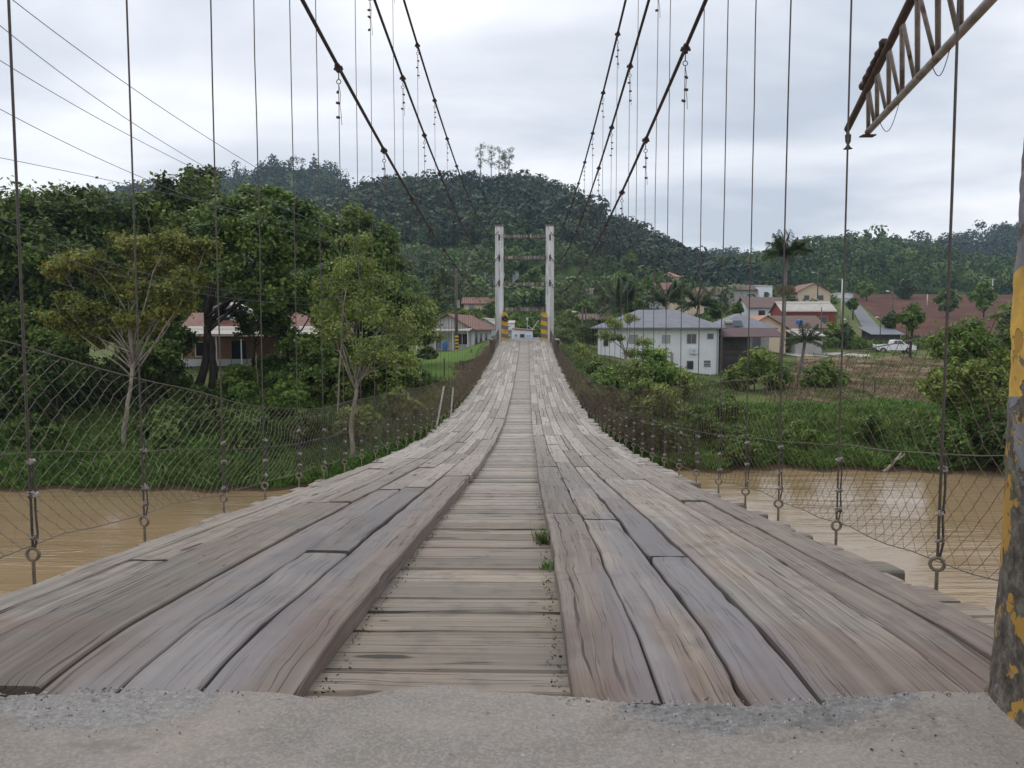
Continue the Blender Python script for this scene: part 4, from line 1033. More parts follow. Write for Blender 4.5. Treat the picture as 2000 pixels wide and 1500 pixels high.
# ------------------------------------------------------------------ ground vegetation (beyond counting)
def blades(name, n, pxr, yr, h, w, mat, sd, label, cond=None, lean=.5, clump=30):
    r = np.random.default_rng(sd); nc = max(1, n//clump)
    Yc = yr[0] + (yr[1]-yr[0])*r.random(nc)**1.25; pc = r.uniform(pxr[0], pxr[1], nc)
    Xc = CAM.x + (pc-1030)/FPX*Yc
    ci = r.integers(0, nc, n); X = Xc[ci] + r.normal(size=n)*h*.9; Y = Yc[ci] + r.normal(size=n)*h*.9
    hs = (h*r.uniform(.35, 1.15, nc))[ci]*r.uniform(.5, 1.1, n); Z = ground_np(X, Y)
    keep = Z > -6.0
    if cond is not None: keep &= cond(X, Y, Z, _px(X, Y))
    X, Y, Z, hs = X[keep], Y[keep], Z[keep], hs[keep]; m = len(X)
    a = r.uniform(0, 6.28, m); b = np.stack([X, Y, Z-.03], -1); s = np.stack([np.cos(a), np.sin(a), 0*a], -1)*(w*r.uniform(.6, 1.3, m))[:, None]
    d = r.normal(size=(m, 3))*lean*hs[:, None]; d[:, 2] = hs
    mid = b + d*.55 + np.array([0, 0, .05])*h; tip = b + d*np.array([1.3, 1.3, .92])
    V = np.stack([b-s*.4, mid-s, tip, mid+s], 1).reshape(-1, 3)
    return tag(link(name, np_mesh(name, V, 4), M[mat]), label, 'ground cover', kind='stuff')
blades('bank_grass', 60000, (-120, 860), (31.3, 40), .42, .035, 'grass', 1, 'bright green low plants and grass on the left river bank', lean=.45)
blades('bank_weeds', 26000, (-120, 900), (32, 46), .65, .06, 'leaf_mid', 2, 'taller dark leafy weeds behind the left bank grass', lean=.4)
blades('bank_grass', 90000, (1120, 2120), (37.2, 52), .50, .042, 'grass', 3, 'lush green grass and plants on the right river bank', lean=.45, cond=lambda X, Y, Z, p: (p > 1330) | (Y > 39))
blades('bank_plants', 30000, (1330, 2120), (38.5, 50), .42, .07, 'leaf_bright', 44, 'bright broad leaved plants on the right bank', lean=.6)
blades('bank_weeds', 30000, (1100, 2120), (38, 49), .65, .065, 'leaf_mid', 4, 'broad leaved weeds hanging over the right bank water edge', lean=.5)
blades('dry_weeds', 34000, (1500, 1880), (48, 88), .36, .03, 'dry_grass', 5, 'dry brown grass on the dirt field before the pickup', lean=.5)
blades('field_weeds', 26000, (1400, 1900), (50, 104), .40, .04, 'weeds', 6, 'patches of yellow green weeds around the dirt field', lean=.5, cond=lambda X, Y, Z, p: np.sin(X*.5+Y*.33)*np.sin(Y*.27-X*.2) > .05)
blades('verge_weeds', 30000, (1080, 1420), (46, 90), .5, .05, 'weeds', 7, 'green weeds on the slope below the white house', lean=.5, cond=lambda X, Y, Z, p: ~((p > 1150) & (Y > 70)))
blades('lawn_grass', 30000, (770, 950), (42, 80), .09, .012, 'grass', 8, 'short grass blades of the bright lawn', lean=.4)
blades('verge_grass', 18000, (890, 975), (38, 57), .30, .03, 'dry_grass', 10, 'dry brownish grass beside the left fence at the far bank', lean=.5)
blades('village_scrub', 60000, (1060, 2100), (95, 270), 1.3, .32, 'leaf_mid', 9, 'green scrub between the houses on the right hillside', lean=.5, cond=lambda X, Y, Z, p: ~((p > 1630) & (Y > 126)) & ~((p > 1470) & (p < 1830) & (Y < 104)), clump=60)
blades('village_scrub', 60000, (300, 1060), (105, 240), 1.5, .34, 'leaf_mid', 11, 'green scrub between the houses on the left and centre hillside', lean=.5, cond=lambda X, Y, Z, p: ~((p > 985) & (p < 1060) & (Y < 112)), clump=60)

# ------------------------------------------------------------------ trees on the left bank
tree('broadleaf_tree', 'tall dark olive tree at the far left edge of the left bank', -40, [(20, 430, 62), (70, 405, 48), (-40, 440, 60), (0, 520, 80), (75, 490, 60), (20, 610, 75), (95, 580, 55), (-70, 560, 80), (50, 680, 60), (-60, 680, 70)], 45, 'leaf_dark', 13000, .15, seed=1, trunk_r=.3, fork=.3, extra=('leaf_mid', 6000))
tree('broadleaf_tree', 'rounded dark green tree second from the left on the bank', 150, [(125, 425, 52), (185, 415, 50), (232, 440, 42), (150, 490, 68), (225, 505, 58), (75, 545, 62), (180, 570, 60), (120, 640, 55), (255, 590, 45)], 49, 'leaf_dark', 14000, .15, seed=2, trunk_r=.28, fork=.3, extra=('leaf_mid', 7000))
tree('broadleaf_tree', 'dark tree with the highest crown behind the yellowish tree', 330, [(300, 410, 46), (345, 385, 42), (385, 362, 36), (275, 445, 45), (340, 445, 52), (405, 405, 40), (418, 455, 42), (300, 510, 50), (370, 520, 50), (330, 570, 45)], 53, 'leaf_dark', 13000, .16, seed=3, trunk_r=.26, fork=.35, extra=('leaf_pale', 4500))
tree('open_crown_tree', 'yellowish olive tree with pale forked trunk on the left bank', 222, [(120, 520, 34), (165, 502, 34), (255, 478, 40), (330, 472, 40), (372, 500, 34), (402, 482, 26), (222, 640, 30), (252, 628, 26), (200, 662, 26), (178, 602, 34), (300, 520, 34), (345, 580, 36), (325, 604, 30), (135, 585, 24), (240, 560, 30), (110, 620, 26), (290, 640, 30), (200, 540, 34), (370, 545, 34), (150, 640, 26), (280, 570, 30)], 37, 'leaf_olive', 17000, .095, 'bark_pale', .10, 1.2, seed=4, fork=.5, flat=.55, twigs=2, lean=(.9, 4.2))
tree('broadleaf_tree', 'bright green tree with two dark trunks in the middle of the left bank', 388, [(440, 425, 42), (482, 398, 40), (540, 402, 36), (592, 436, 42), (505, 452, 48), (562, 482, 50), (436, 500, 42), (482, 545, 46), (545, 560, 42), (404, 560, 34), (618, 490, 36), (425, 460, 38)], 46, 'leaf_mid', 15000, .14, seed=5, trunk_r=.24, trunks=2, fork=.45, extra=('leaf_bright', 9000), lean=(.5, 4.3))
tree('broadleaf_tree', 'mid green tree right of the bright green tree', 640, [(640, 455, 40), (692, 445, 42), (738, 478, 36), (702, 515, 46), (650, 545, 42), (762, 528, 30), (606, 575, 42), (722, 585, 40), (770, 590, 30), (660, 610, 40)], 51, 'leaf_mid', 14000, .15, seed=6, trunk_r=.25, fork=.4, extra=('leaf_bright', 3500))
tree('feathery_tree', 'sparse pale green tree with thin whitish branches near the fence', 685, [(690, 520, 46), (735, 560, 44), (700, 605, 48), (762, 622, 42), (655, 650, 34), (800, 655, 32), (725, 690, 42), (650, 560, 36), (640, 610, 30), (700, 470, 30), (780, 700, 34)], 36, 'leaf_pale', 7000, .075, 'bark_pale', .10, 1.2, seed=7, fork=.35, flat=.6, twigs=5)
tree('round_tree', 'rounded yellow green tree at the right end of the left bank trees', 800, [(785, 598, 34), (822, 620, 34), (775, 650, 34), (832, 662, 24), (760, 700, 34), (800, 640, 34), (745, 600, 34)], 56, 'leaf_pale', 9000, .13, seed=8, trunk_r=.15, fork=.4, extra=('leaf_mid', 5000))
tree('broadleaf_tree', 'dark tree behind the house on the left bank', 470, [(430, 560, 45), (500, 590, 30), (590, 580, 45), (660, 560, 45), (380, 600, 40)], 74, 'leaf_dark', 7000, .22, seed=9, trunk_r=.25, fork=.5)
tree('broadleaf_tree', 'tree with drooping dark foliage hiding the middle of the red tiled roof', 560, [(540, 600, 32), (530, 640, 24), (520, 580, 34), (560, 575, 34), (620, 570, 34), (575, 668, 26)], 47, 'leaf_mid', 9000, .12, seed=12, trunk_r=.12, fork=.5)
tree('broadleaf_tree', 'leafy green tree between the olive tree and the two dark trunks', 300, [(290, 600, 40), (320, 640, 34), (270, 650, 36), (310, 690, 36), (260, 700, 34), (330, 560, 34), (285, 740, 34)], 44, 'leaf_mid', 9000, .13, seed=13, trunk_r=.14, fork=.4, extra=('leaf_dark', 3000))
tree('broadleaf_tree', 'fresh green tree filling the gap behind the pale feathery tree', 700, [(620, 690, 36), (660, 720, 38), (740, 690, 36), (700, 740, 40), (780, 740, 34), (600, 740, 36), (640, 620, 30)], 43, 'leaf_mid', 9000, .12, seed=14, trunk_r=.12, fork=.4, extra=('leaf_pale', 5000))
tree('broadleaf_tree', 'yellow green tree rising over the left fence at the outer left', 60, [(30, 640, 44), (90, 670, 40), (130, 720, 40), (60, 740, 44), (0, 720, 44), (150, 660, 32)], 41, 'leaf_mid', 9000, .12, seed=15, trunk_r=.14, fork=.4, extra=('leaf_dark', 5000))
tree('slim_tree', 'slim tree standing before the left bank house', 495, [(480, 640, 24), (520, 615, 26), (470, 610, 22), (540, 640, 20)], 48, 'leaf_dark', 2500, .11, seed=10, trunk_r=.09, fork=.6)
# understory
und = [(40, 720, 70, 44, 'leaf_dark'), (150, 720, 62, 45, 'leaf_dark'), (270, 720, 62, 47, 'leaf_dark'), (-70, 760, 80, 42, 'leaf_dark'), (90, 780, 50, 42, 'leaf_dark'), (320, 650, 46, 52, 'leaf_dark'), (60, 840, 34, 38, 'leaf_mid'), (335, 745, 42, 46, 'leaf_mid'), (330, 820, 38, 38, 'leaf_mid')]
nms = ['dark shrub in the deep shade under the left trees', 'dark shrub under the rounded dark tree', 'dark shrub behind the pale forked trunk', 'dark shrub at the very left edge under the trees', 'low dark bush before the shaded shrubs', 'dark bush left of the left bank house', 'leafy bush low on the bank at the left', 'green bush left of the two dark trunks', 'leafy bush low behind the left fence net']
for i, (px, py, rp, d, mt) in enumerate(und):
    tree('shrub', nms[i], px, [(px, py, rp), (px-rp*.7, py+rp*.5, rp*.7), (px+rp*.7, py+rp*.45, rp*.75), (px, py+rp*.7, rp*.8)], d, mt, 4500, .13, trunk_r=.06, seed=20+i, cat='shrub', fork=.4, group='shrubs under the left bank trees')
sh = [(470, 745, 42, 45, 'leaf_bright'), (530, 720, 42, 47, 'leaf_bright'), (590, 700, 48, 49, 'leaf_mid'), (640, 750, 48, 44, 'leaf_pale'), (560, 775, 44, 42, 'leaf_bright'), (715, 745, 44, 43, 'leaf_pale'), (790, 725, 38, 49, 'leaf_mid'), (480, 820, 44, 38, 'leaf_mid'), (600, 830, 40, 37, 'leaf_dark'), (700, 820, 42, 38, 'leaf_pale'), (780, 790, 40, 40, 'leaf_pale'), (410, 800, 40, 40, 'leaf_dark'), (835, 690, 16, 66, 'leaf_dark'), (660, 665, 44, 52, 'leaf_dark'), (730, 650, 40, 54, 'leaf_dark')]
ns = ['bright green bush right of the two dark trunks', 'fresh green bush before the open shed of the left house', 'tall bush before the red tiled roof', 'bush behind the pale feathery tree', 'bright bush low before the left bank bushes', 'pale leaved bush under the feathery tree', 'bush at the left edge of the lawn', 'bush above the bank grass left of centre', 'dark bush above the bank grass', 'green bush by the foot of the feathery tree', 'pale bush behind the left fence before the lawn', 'dark bush at the foot of the two dark trunks', 'small clipped dark bush on the far lawn edge', 'dark bush behind the feathery tree crown', 'dark tall bush beside the rounded tree']
for i, (px, py, rp, d, mt) in enumerate(sh):
    tree('shrub', ns[i], px, [(px, py, rp*.8), (px-rp*.6, py+rp*.35, rp*.62), (px+rp*.6, py+rp*.3, rp*.62), (px+rp*.1, py+rp*.7, rp*.7), (px-rp*.2, py-rp*.3, rp*.5)], d, mt, 4500, .12, trunk_r=.05, seed=40+i, cat='shrub', fork=.4, group='bushes on the left bank')
# thin bare stems in the shade
for i, (px, y0, y1, d, mt) in enumerate([(500, 750, 690, 46, 'pale'), (655, 800, 640, 41, 'pale'), (112, 850, 700, 40, 'dark'), (45, 840, 600, 41, 'dark'), (278, 860, 740, 41, 'dark')]):
    a = G(px, d); b = P(px+random.uniform(-12, 12), y1, d); root = MB(); limb(root, a-Vector((0, 0, .3)), b, .07, .03, np.random.default_rng(i), 6, .04, 6)
    tag(root.build('bare_stem', M['bark_'+mt], smooth=True), ['thin bare stem among the bushes before the left house', 'thin pale stem behind the fence left of the feathery tree', 'thin dark stem left of the pale forked trunk', 'dark stem farthest left under the trees', 'dark stem right of the pale forked trunk'][i], 'tree stem', 'bare stems under the left trees')

# ------------------------------------------------------------------ right bank vegetation
tree('feathery_tree', 'small light feathery tree before the left end of the white house', 1222, [(1200, 632, 22), (1232, 622, 18), (1180, 655, 20), (1262, 668, 22), (1240, 692, 22), (1205, 660, 18), (1290, 690, 20), (1190, 625, 14)], 60, 'leaf_pale', 2600, .10, 'bark_pale', .10, .8, seed=70, fork=.35, flat=.45, twigs=3)
rs = [(1275, 716, 40, 52, 'leaf_bright', 'bright green bush before the white house', 'bush'), (1325, 745, 34, 52, 'leaf_pale', 'pale green bush below the lower windows of the white house', 'bush'),
 (1235, 740, 44, 48, 'leaf_pale', 'bush on the slope left of the bright bush', 'bush'), (1180, 752, 42, 46, 'leaf_bright', 'bush close behind the right fence in the middle distance', 'bush'), (1290, 790, 42, 45, 'leaf_pale', 'light green bush behind the right fence', 'bush'),
 (1478, 702, 34, 62, 'leaf_pale', 'tall light bush right of the white house', 'bush'), (1520, 730, 26, 60, 'leaf_bright', 'bush left of the round dark bush', 'bush'), (1440, 735, 30, 62, 'leaf_pale', 'feathery bush before the maroon awning', 'bush'),
 (1605, 728, 34, 62, 'leaf_bright', 'round dense green bush on the dirt field', 'bush'), (1640, 735, 18, 63, 'leaf_bright', 'small bush joined to the right of the round bush', 'bush'),
 (1880, 660, 46, 43, 'leaf_bright', 'upper bush of the thicket beside the peeling pier', 'thicket'), (1935, 720, 50, 41, 'leaf_pale', 'bush of the right thicket nearest the peeling pier', 'thicket'), (1860, 740, 44, 42, 'leaf_pale', 'lighter bush at the left side of the right thicket', 'thicket'), (1890, 815, 48, 40, 'leaf_bright', 'low bush at the middle of the right thicket', 'thicket'), (1960, 840, 50, 39, 'leaf_dark', 'dark bush low beside the peeling pier', 'thicket'), (1850, 860, 36, 39, 'leaf_mid', 'bush hanging over the water left of the peeling pier', 'thicket'), (2010, 690, 60, 41, 'leaf_mid', 'bush hidden mostly behind the peeling pier', 'thicket'),
 (1360, 830, 44, 42, 'leaf_mid', 'bush on the bank where the river begins at right', 'bush'), (1230, 830, 44, 41, 'leaf_dark', 'shaded bush seen through the dense right fence net', 'bush'), (1300, 865, 42, 40, 'leaf_dark', 'dark bush at the water edge behind the right fence', 'bush'), (1440, 860, 34, 40, 'leaf_mid', 'leafy bush at the water edge right of the fence ropes', 'bush'), (1140, 790, 30, 44, 'leaf_dark', 'narrow dark bush hugging the right fence', 'bush'), (1420, 795, 32, 46, 'leaf_mid', 'small bush on the bank below the feathery bush', 'bush'),
 (1100, 655, 18, 80, 'leaf_mid', 'small bush right of the far tower foot', 'bush'), (1130, 690, 26, 66, 'leaf_pale', 'light bush on the verge right of the bridge end', 'bush'), (1160, 720, 20, 56, 'leaf_bright', 'low bright leafy plant right of the bridge', 'bush'), (1150, 640, 24, 88, 'leaf_dark', 'dark bush left of the white house porch', 'bush'), (1700, 830, 22, 41, 'leaf_mid', 'small leafy clump above the bank log', 'bush'), (1560, 840, 26, 41, 'leaf_bright', 'bright grassy clump on the bank', 'bush')]
for i, (px, py, rp, d, mt, lb, kd) in enumerate(rs):
    tree('shrub', lb, px, [(px, py, rp*.8), (px-rp*.6, py+rp*.35, rp*.62), (px+rp*.6, py+rp*.3, rp*.62), (px+rp*.1, py+rp*.7, rp*.75), (px+rp*.2, py-rp*.35, rp*.5)], d, mt, 5200 if rp > 33 else 2600, .115 if d < 55 else .13, trunk_r=.05, seed=80+i, cat=kd, fork=.4, group='bushes on the right bank')

# ------------------------------------------------------------------ palms
def palm(name, label, base_px, d, crown_py, cr, nfr, tr=.14, skirt=False, seed=1, group=None):
    r = np.random.default_rng(seed); b = G(base_px, d); root = thing(name, label, 'palm tree', b, 0, group)
    top = P(base_px + 12, crown_py, d) - b; mb = MB(); mb.tube([(0, 0, -.5), top*.5 + Vector((.08, 0, 0)), top], [tr*1.2, tr, tr*.8], 8); mb.build('trunk', M['bark_palm'], root, smooth=True)
    V = []; st = MB()
    for k in range(nfr):
        a = 2.4*k; el = R(r.uniform(5, 86)); L = cr*r.uniform(.8, 1.1); h = np.array([math.cos(a), math.sin(a), 0]); pts = []
        for q in range(11):
            t = q/10; drop = (t**2.2)*L*(.50 if el < .7 else .30)
            pts.append(np.array(top) + h*L*t*math.cos(el)*(1-.1*t) + np.array([0, 0, L*t*math.sin(el) - drop + .1]))
        st.tube([Vector(p) for p in pts], [.028*(1-.85*q/10) for q in range(11)], 4)
        sd = np.cross(h, [0, 0, 1.])
        for q in range(1, 10):
            for u in (0, .25, .5, .75):
                p = pts[q]*(1-u) + pts[min(10, q+1)]*u; t = (q+u)/10; ll = L*.30*math.sin(math.pi*min(1, .12+t*.85))
                for s in (-1, 1):
                    e = p + sd*s*ll*.72 + h*ll*.4 + np.array([0, 0, -ll*r.uniform(.15, .6)]); m_ = (p+e)/2; w = h*.048*L/2.5
                    V += [p-w*.5, m_-w, e, m_+w]
    st.build('frond_stalks', M['leaf_palm'], root)
    link('fronds', np_mesh('fronds', np.array(V), 4), M['leaf_palm'], root)
    if skirt:
        vv = []
        for i in range(1500):
            a = r.uniform(0, 6.28); rr = r.uniform(.1, .8); c = np.array(top) + np.array([math.cos(a)*rr, math.sin(a)*rr*.7, -2.6 - rr*.2 + r.normal()*.12]); e = c + np.array([math.cos(a)*.12, math.sin(a)*.12, -.30]); s = np.array([-math.sin(a), math.cos(a), 0])*.02
            vv += [c-s, e-s*.3, e+s*.3, c+s]
        link('fruit_stalks', np_mesh('fruit_stalks', np.array(vv), 4), M['dry_grass'], root)
        MB().tube([top + Vector((0, 0, -2.6)), top + Vector((0, 0, -.2))], [.10, .13], 7).build('crown_shaft', M['leaf_bright'], root, smooth=True)
    return root
palm('palm_tree', 'tall slender palm with orange fruit stalks standing against the sky', 1524, 66, 500, 3.0, 34, .17, True, 1)
pl = [(1205, 600, 105, 5.0, 'leafy palm behind the left part of the white house'), (1290, 592, 108, 5.2, 'palm behind the ridge of the white house'), (1352, 596, 110, 4.6, 'palm right of the house ridge'), (1560, 668, 70, 2.6, 'low broad palm below the beige house'), (1185, 588, 120, 5.0, 'palm farthest left in the village behind the white house')]
for i, (px, py, d, cr, lb) in enumerate(pl): palm('palm_tree', lb, px, d, py, cr, 20, .16, False, 5+i, 'palms behind the white house')

# ------------------------------------------------------------------ mid distance trees
mt_ = [(705, 560, 34, 92), (750, 590, 26, 96), (800, 560, 30, 120), (850, 575, 26, 118), (865, 540, 26, 150), (900, 615, 18, 110), (925, 625, 16, 108), (830, 600, 26, 105), (960, 600, 16, 116), (1000, 648, 16, 112), (1030, 640, 22, 110), (1050, 650, 18, 96), (985, 632, 14, 118), (1110, 620, 22, 104), (1140, 600, 20, 112), (1180, 566, 20, 140), (1235, 585, 22, 118), (1262, 555, 20, 160), (1330, 565, 16, 140), (1400, 600, 16, 130), (1440, 600, 12, 128), (1490, 560, 14, 175), (1120, 550, 20, 170), (1210, 545, 22, 180), (1650, 645, 18, 104), (1620, 640, 14, 108), (1590, 596, 12, 145), (1740, 620, 16, 120), (1780, 610, 26, 88), (1690, 560, 18, 230), (1770, 560, 18, 240), (1850, 580, 22, 180), (1920, 570, 26, 150), (1010, 560, 20, 170), (1040, 540, 20, 185), (930, 520, 20, 200), (870, 660, 10, 90), (1090, 590, 14, 150), (1290, 620, 10, 100), (780, 515, 24, 170), (1665, 590, 10, 170), (1960, 610, 26, 120), (1020, 520, 20, 210), (1075, 520, 20, 200), (1130, 505, 20, 230), (1180, 520, 20, 230), (1230, 505, 20, 240), (900, 500, 22, 230), (830, 520, 22, 210)]
kinds = ['dark round', 'light green', 'mid green', 'bushy', 'loose']
refs = ['left of the utility pole', 'in the village', 'on the hillside']
def where(px, py, i):
    col = 'far left slope' if px < 780 else 'slope left of the utility pole' if px < 890 else 'gap between pole and far tower' if px < 985 else 'view between the tower posts' if px < 1068 else 'slope just right of the far tower' if px < 1160 else 'slope above the white house' if px < 1420 else 'village around the tall palm' if px < 1600 else 'edge of the red field' if px < 1800 else 'far right slope'
    return col
cells = {}
for m_ in mt_: cells.setdefault(where(m_[0], m_[1], 0), []).append(m_)
for c in cells: cells[c].sort(key=lambda q: (q[1]+q[0]*.01))
ok = ['highest', 'second highest', 'third highest', 'fourth highest', 'fifth highest', 'sixth highest', 'seventh highest', 'eighth highest', 'ninth highest', 'tenth highest', 'eleventh highest']
for i, (px, py, rp, d) in enumerate(mt_):
    c = where(px, py, 0); rk = cells[c].index((px, py, rp, d)); k = i % 3; mat = ['leaf_dark', 'leaf_mid', 'leaf_bright'][k]
    if d < 125 and i % 4 == 1: mat = 'leaf_pale'
    shade = {'leaf_dark': 'dark', 'leaf_mid': 'mid green', 'leaf_bright': 'bright green', 'leaf_pale': 'pale green'}[mat]
    tree('village_tree', f'{shade} tree, {ok[rk]} of those on the {c}' if 'gap' not in c and 'view' not in c and 'edge' not in c and 'village' not in c else f'{shade} tree, {ok[rk]} of those in the {c}' if 'edge' not in c else f'{shade} tree, {ok[rk]} of those at the {c}', px, [(px, py, rp*.7), (px-rp*.55, py+rp*.35, rp*.55), (px+rp*.55, py+rp*.3, rp*.55), (px, py+rp*.75, rp*.7), (px+rp*.15, py-rp*.4, rp*.45)], d, mat, 1800, .0022*d, trunk_r=.15, seed=200+i, spread=1.0, group='trees scattered in the village')
# eucalyptus group on the crest and the lone tree on the right ridge
eu = [(940, 296, 350, 'leftmost'), (957, 292, 352, 'second from the left'), (972, 300, 356, 'middle'), (986, 306, 350, 'fourth'), (996, 300, 352, 'rightmost')]
for i, (px, py, d, w) in enumerate(eu):
    base = P(px + random.uniform(-3, 3), 352, d); root = thing('eucalyptus', f'{w} of the tall thin open trees standing on the hill crest', 'tree', base, 0, 'tall trees on the hill crest'); r = np.random.default_rng(300+i); base.z -= 3
    H = P(px, py, d).z - base.z; L = [(r.normal()*1.1, r.normal()*1.1, H*f, 1.7*(1.1-.25*abs(f-.75))) for f in (.38, .5, .58, .68, .77, .86, .95)]
    mb = MB(); mb.tube([(0, 0, -6), (0, 0, H*.95)], [.32, .08], 5)
    for l in L: mb.tube([(0, 0, l[2]-1.6), l[:3]], [.1, .04], 3)
    mb.build('trunk', M['bark_pale'], root); link('crown', np_mesh('crown', leaf_cloud(L, 620, .26, r, .6), 4), M['leaf_dark'], root)
base = P(1600, 474, 420); root = thing('ridge_tree', 'lone tall open tree breaking the skyline right of the palm', 'tree', base); r = np.random.default_rng(5)
mb = MB(); mb.tube([(0, 0, -14), (0, 0, 3)], [.4, .15], 5); mb.build('trunk', M['bark_dark'], root); link('crown', np_mesh('crown', leaf_cloud([(-1.5, 0, 1.5, 2.0), (1.5, 0, 1.2, 2.0), (0, 0, 3.0, 2.0), (-2, 0, -1, 1.4), (2.2, 0, -1, 1.4)], 1500, .28, r, .6), 4), M['leaf_dark'], root)

# ------------------------------------------------------------------ houses
def house(name, label, cat, loc, rz, w, dep, h, roof, rise, wall, roofm, wins=(), over=.45, ridge='x', base=2.5, doors=(), extra=None):
    """local frame: front face at y=0 looking to -y, x centred; wins=(face,x,z,w,h,style)"""
    root = thing(name, label, cat, loc, rz)
    mb = MB(); mb.box(-w/2, w/2, 0, dep, -base, h)
    if roof == 'gable':
        if ridge == 'x':
            for x in (-w/2, w/2-.12): mb.prism([(0.0, h), (dep, h), (dep/2, h+rise)], 'x', x, x+.12)
        else:
            for y in (0, dep-.12): mb.prism([(-w/2, h), (w/2, h), (0, h+rise)], 'y', y, y+.12)
    elif roof == 'shed': mb.prism([(0, h), (dep, h), (dep, h+rise)], 'x', -w/2+.002, w/2-.002)
    mb.build('wall', M[wall], root)
    mb = MB(); o = over; t = .10; e = h - o*rise/(dep/2 if ridge == 'x' else w/2)*.9
    if roof == 'gable' and ridge == 'x':
        for s in (0, 1):
            y0, y1 = (-o, dep/2) if s == 0 else (dep+o, dep/2); mb.prism([(y0, e+.02), (y1, h+rise+.02), (y1, h+rise+.02+t), (y0, e+.02+t)], 'x', -w/2-o, w/2+o)
    elif roof == 'gable':
        for s in (-1, 1): mb.prism([(s*(w/2+o), e+.02), (0, h+rise+.02), (0, h+rise+.02+t), (s*(w/2+o), e+.02+t)], 'y', -o, dep+o)
    elif roof == 'hip':
        x0, x1, y0, y1 = -w/2-o, w/2+o, -o, dep+o; q = min((x1-x0), (y1-y0))/2
        rx0, rx1 = (x0+q, x1-q) if (x1-x0) > (y1-y0) else ((x0+x1)/2-.01, (x0+x1)/2+.01); ry0, ry1 = ((y0+y1)/2-.005, (y0+y1)/2+.005) if (x1-x0) > (y1-y0) else (y0+q, y1-q)
        i = len(mb.v); z0 = h - .05; zt = h + rise
        for (x, y, z) in ((x0, y0, z0), (x1, y0, z0), (x1, y1, z0), (x0, y1, z0), (x0, y0, z0+.14), (x1, y0, z0+.14), (x1, y1, z0+.14), (x0, y1, z0+.14), (rx0, ry0, zt), (rx1, ry0, zt), (rx1, ry1, zt), (rx0, ry1, zt)): mb.vert((x, y, z))
        mb.f += [(0, 3, 2, 1), (0, 1, 5, 4), (1, 2, 6, 5), (2, 3, 7, 6), (3, 0, 4, 7), (4, 5, 9, 8), (5, 6, 10, 9), (6, 7, 11, 10), (7, 4, 8, 11), (8, 9, 10, 11)]
    elif roof == 'shed':
        mb.prism([(-o, h-.05-o*rise/dep), (dep+o, h+rise+.05), (dep+o, h+rise+.05+t), (-o, h-.05+t-o*rise/dep)], 'x', -w/2-o, w/2+o)
    if mb.v: mb.build('roof', M[roofm], root)
    for (face, x, z, ww, hh, sty) in wins:
        wn = MB(); f = .06; d0 = -.05
        def put(m_, a, b, c, d, y0, y1):
            if face == 'f': m_.box(a, b, y0, y1, c, d)
            elif face == 'r': m_.box(w/2-y1, w/2-y0, a, b, c, d)
            else: m_.box(-w/2+y0, -w/2+y1, a, b, c, d)
        put(wn, x-ww/2-f, x-ww/2, z-hh/2-f, z+hh/2+f, d0, -.002); put(wn, x+ww/2, x+ww/2+f, z-hh/2-f, z+hh/2+f, d0, -.002); put(wn, x-ww/2, x+ww/2, z+hh/2, z+hh/2+f, d0, -.002); put(wn, x-ww/2, x+ww/2, z-hh/2-f, z-hh/2, d0, -.002)
        if 'm' in sty: put(wn, x-.03, x+.03, z-hh/2, z+hh/2, d0, -.002)
        if 'b' in sty:
            for q in (-.25, 0, .25): put(wn, x-ww/2, x+ww/2, z+q*hh-.02, z+q*hh+.02, d0, -.004)
        fo = wn.build('door' if 'd' in sty else 'window', M['white_paint' if 'w' in sty else 'galvanised'], root)
        pn = MB(); put(pn, x-ww/2, x+ww/2, z-hh/2, z+hh/2, -.02, -.004); pn.build('panel' if 'd' in sty else 'pane', M['curtain' if 'c' in sty else 'glass'], fo)
    return root
def at(px, py, Y): return P(px, py, Y)
def face_cam(loc): return -math.atan2(loc[0]-CAM.x, loc[1])
# A: white two-storey house, right bank
a = at(1168, 642, 79); b = at(1404, 641, 77.5); wA = (b-a).length; c = (a+b)/2; ra = math.atan2(b.y-a.y, b.x-a.x)
ht = 5.3; zb = c.z - ht
s = 1/FPX*78
def wa(px, py, ww, hh, sty): return ('f', (px-(1168+1404)/2)*s*1.01, ht - (py-641)*s, ww*s, hh*s, sty)
A = house('white_house', 'white two storey house with grey hipped tile roof right of the bridge', 'house', (c.x, c.y, zb), ra, wA, 8.2, ht, 'hip', 2.0, 'white_wall', 'roof_grey',
          [wa(1302, 662, 17, 17, 'mcw'), wa(1350, 661, 16, 17, 'm'), wa(1385, 656, 10, 9, ''), wa(1348, 712, 11, 15, 'd'), wa(1380, 709, 13, 12, 'bw'), wa(1240, 662, 16, 15, 'c'), wa(1187, 664, 8, 22, 'd')], over=.75)
mb = MB(); mb.box((1315-1286)*s-.2, (1323-1286)*s-.35, -.10, -.002, .6, 2.75); mb.build('downpipe', M['galvanised'], A)
mb = MB(); mb.tube([(wA/2-.12, -.10, -.4), (wA/2-.12, -.10, ht-.1)], .05, 6); mb.build('drainpipe', M['galvanised'], A)
o = thing('air_conditioner', 'pale blue air conditioner box under the open upper window', 'air conditioner', A.matrix_basis @ Vector(((1355-1286)*s, -.16, ht-(684-641)*s)), ra)
MB().box(-.32, .32, -.14, .14, -.30, .30).build('casing', M['poster_white'], o); MB().tube([(0, -.145, 0), (0, -.15, 0)], .2, 16).build('grille', M['poster_blue'], o)
mb = MB(); mb.box(-6.0, -.8, -3.0, -.02, -2.6, .55); mb.box(-6.1, -.6, -3.1, -.02, .56, .66); t_ = mb.build('terrace', M['concrete'], A)
